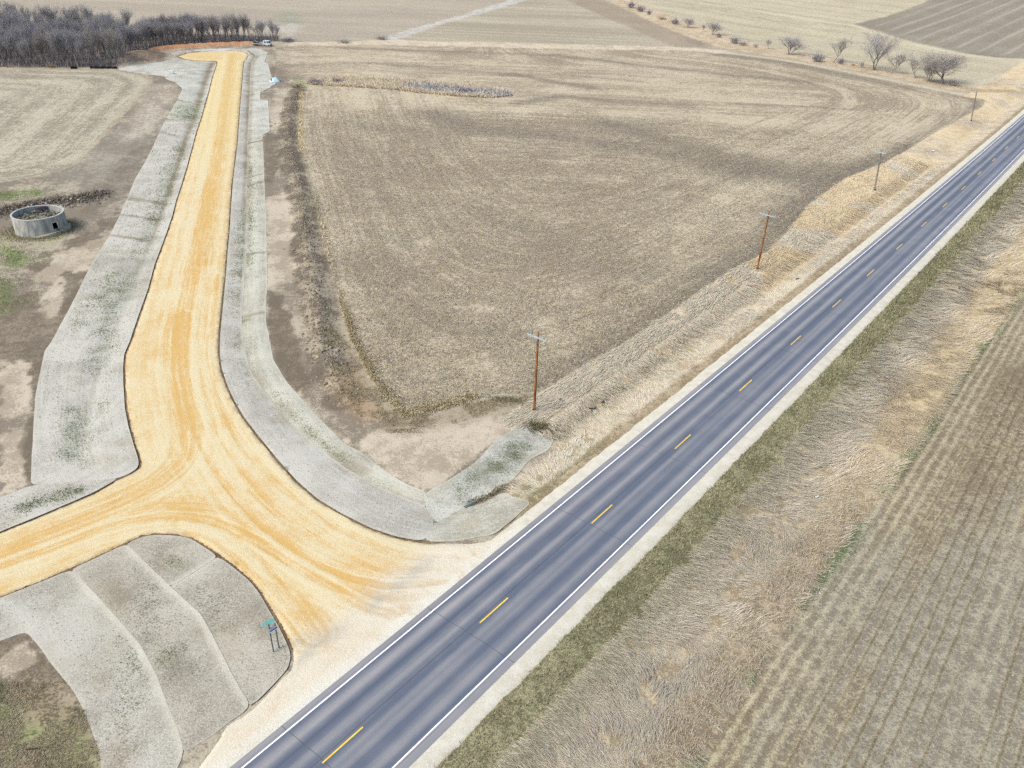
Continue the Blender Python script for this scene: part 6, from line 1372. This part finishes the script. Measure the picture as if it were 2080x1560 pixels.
def wheel(root, p, r, wd, axis):
    m_ = MB(); a = Vector(axis) * wd / 2; m_.tube(Vector(p) - a, Vector(p) + a, r, r, 14); w_ = m_.build('wheel', M_TYRE, root)
    m_ = MB(); m_.tube(Vector(p) - a * 1.06, Vector(p) + a * 1.06, r * 0.55, r * 0.55, 10); m_.build('rim', M_STEEL, w_)
def van():
    a = px1(536, 93.5); b = px1(551.5, 93.5); L = float(np.linalg.norm(b - a)) * 0.98; c = (a + b) / 2; z = float(ground_z(*c)); rz = math.atan2(b[1] - a[1], b[0] - a[0]); rz -= 0.3
    root = empty('parked_van', (c[0], c[1], z), rz); tag(root, 'small white van parked beyond the turning circle under the tree pair', 'van')
    prof = [(-0.5, 0.34), (-0.5, 1.9), (-0.42, 2.0), (0.18, 2.0), (0.30, 1.85), (0.36, 1.15), (0.5, 1.0), (0.5, 0.34)]; W = 0.92
    V = [(x * L, s_ * W, zz) for s_ in (-1, 1) for x, zz in prof]; n = len(prof); F = [tuple(range(n)), tuple(range(2 * n - 1, n - 1, -1))] + [(i, n + i, n + (i + 1) % n, (i + 1) % n) for i in range(n)]
    m_ = MB(); m_.add(V, F); m_.build('body', M_VAN, root)
    m_ = MB(); m_.box((0.335 * L, 0, 1.5), (0.06, 1.6, 0.55), M=Matrix.Rotation(-0.22, 3, 'Y')); m_.build('windscreen', M_GLASS, root)
    for s_ in (-1, 1):
        m_ = MB(); m_.box((0.17 * L, s_ * 0.93, 1.5), (0.7, 0.03, 0.5)); m_.build('side_window', M_GLASS, root)
        m_ = MB(); m_.box((-0.2 * L, s_ * 0.93, 1.5), (0.7, 0.03, 0.42)); m_.build('side_window', M_GLASS, root)
        for x in (-0.32, 0.32): wheel(root, (x * L, s_ * 0.82, 0.34), 0.34, 0.24, (0, 1, 0))
        m_ = MB(); m_.box((0.505 * L, s_ * 0.65, 0.85), (0.04, 0.3, 0.18)); m_.build('headlight', M_PAPER, root)
    m_ = MB(); m_.box((0.51 * L, 0, 0.5), (0.10, 1.8, 0.2)); m_.build('bumper', M_BLACK, root)
def trailer():
    a = px1(513.5, 93.5); b = px1(528.5, 93.5); L = float(np.linalg.norm(b - a)); c = (a + b) / 2; z = float(ground_z(*c)); rz = math.atan2(b[1] - a[1], b[0] - a[0])
    root = empty('flatbed_trailer', (c[0], c[1], z), rz); tag(root, 'low flat trailer with a pale green deck parked left of the white van', 'trailer')
    m_ = MB(); m_.box((0, 0, 0.62), (L, 1.7, 0.22)); m_.build('deck', M_DECK, root)
    for s_ in (-1, 1):
        for x in (-0.18, 0.02): wheel(root, (x * L, s_ * 0.7, 0.3), 0.3, 0.2, (0, 1, 0))
    m_ = MB(); m_.tube((L / 2, 0, 0.55), (L / 2 + 0.8, 0, 0.45), 0.05, 0.05, 6); m_.tube((L / 2 + 0.6, 0, 0.0), (L / 2 + 0.6, 0, 0.5), 0.05, 0.05, 6); m_.build('drawbar', M_DARK, root)
    r2 = empty('small_loader', (c[0], c[1], z + 0.73), rz); tag(r2, 'dull violet compact loader carried on the flat trailer', 'loader')
    m_ = MB(); m_.box((-0.1 * L, 0, 0.5), (1.7, 1.1, 0.7), taper=0.85); m_.build('body', M_PURP, r2)
    m_ = MB(); m_.box((-0.05 * L, 0, 1.1), (0.9, 0.9, 0.6), taper=0.8); m_.build('cab', M_GLASS, r2)
    for s_ in (-1, 1):
        m_ = MB(); m_.tube((-0.2 * L, s_ * 0.55, 1.2), (0.34 * L, s_ * 0.5, 0.25), 0.08, 0.06, 6); m_.build('lift_arm', M_PAPER, r2)
        for x in (-0.22, 0.05): wheel(r2, (x * L, s_ * 0.55, 0.24), 0.24, 0.2, (0, 1, 0))
    m_ = MB(); m_.box((0.36 * L, 0, 0.2), (0.4, 1.3, 0.4), M=Matrix.Rotation(0.3, 3, 'Y')); m_.build('bucket', M_DARK, r2)
    # low shed-like dark green tarp behind it
van(); trailer()
def tarp():
    a = px1(553.5, 163); b = px1(566, 167); c = (a + b) / 2; z = float(ground_z(*c)); w_ = float(np.linalg.norm(b - a)); rz = math.atan2(b[1] - a[1], b[0] - a[0]) - 0.4
    root = empty('tarp_bundle', (c[0], c[1], z), rz); tag(root, 'pale blue and white wrapped bundle with dark openings beside the stepped matting', 'bundle')
    V = []; F = []; nu, nv = 9, 7
    for i in range(nu):
        for j in range(nv):
            u = i / (nu - 1) - 0.5; v = j / (nv - 1) - 0.5; e = max(abs(u), abs(v)) * 2; h = (1 - e ** 3) * (1.0 + 0.25 * math.sin(6 * u) * math.cos(5 * v)); V.append((u * w_ * 1.05, v * 2.6, max(h, 0) * 1.15))
    for i in range(nu - 1):
        for j in range(nv - 1): F.append((i * nv + j, (i + 1) * nv + j, (i + 1) * nv + j + 1, i * nv + j + 1))
    m_ = MB(); m_.add(V, F); o = m_.build('cover', M_PALEB, root, True)
    for x in (-0.28, 0.12):
        m_ = MB(); m_.tube((x * w_, -1.05, 0.42), (x * w_, -1.28, 0.40), 0.30, 0.32, 12); m_.build('dark_roll_end', M_BLACK, root)
        m_ = MB(); m_.tube((x * w_, -0.2, 0.72), (x * w_ + 0.3, -0.75, 0.72), 0.22, 0.2, 10); m_.build('dark_opening', M_GLASS, root)
    m_ = MB(); m_.box((0.25 * w_, -1.3, 0.16), (0.8 * w_, 0.7, 0.14), 0.2); m_.build('white_sheet', M_PAPER, root)
tarp()
b = px1(348, 150); m_ = MB(); m_.box((0, 0, 0.35), (1.6, 0.9, 0.6), 0.2, taper=0.9); m_.tube((-0.7, -0.2, 0.75), (0.7, 0.1, 0.75), 0.22, 0.22, 10)
o = m_.build('matting_rolls', M_PAPER); o.location = (b[0], b[1], float(TS(*b)) + 0.05); tag(o, 'small white stack of wrapped rolls left on the broad pale matting', 'rolls')
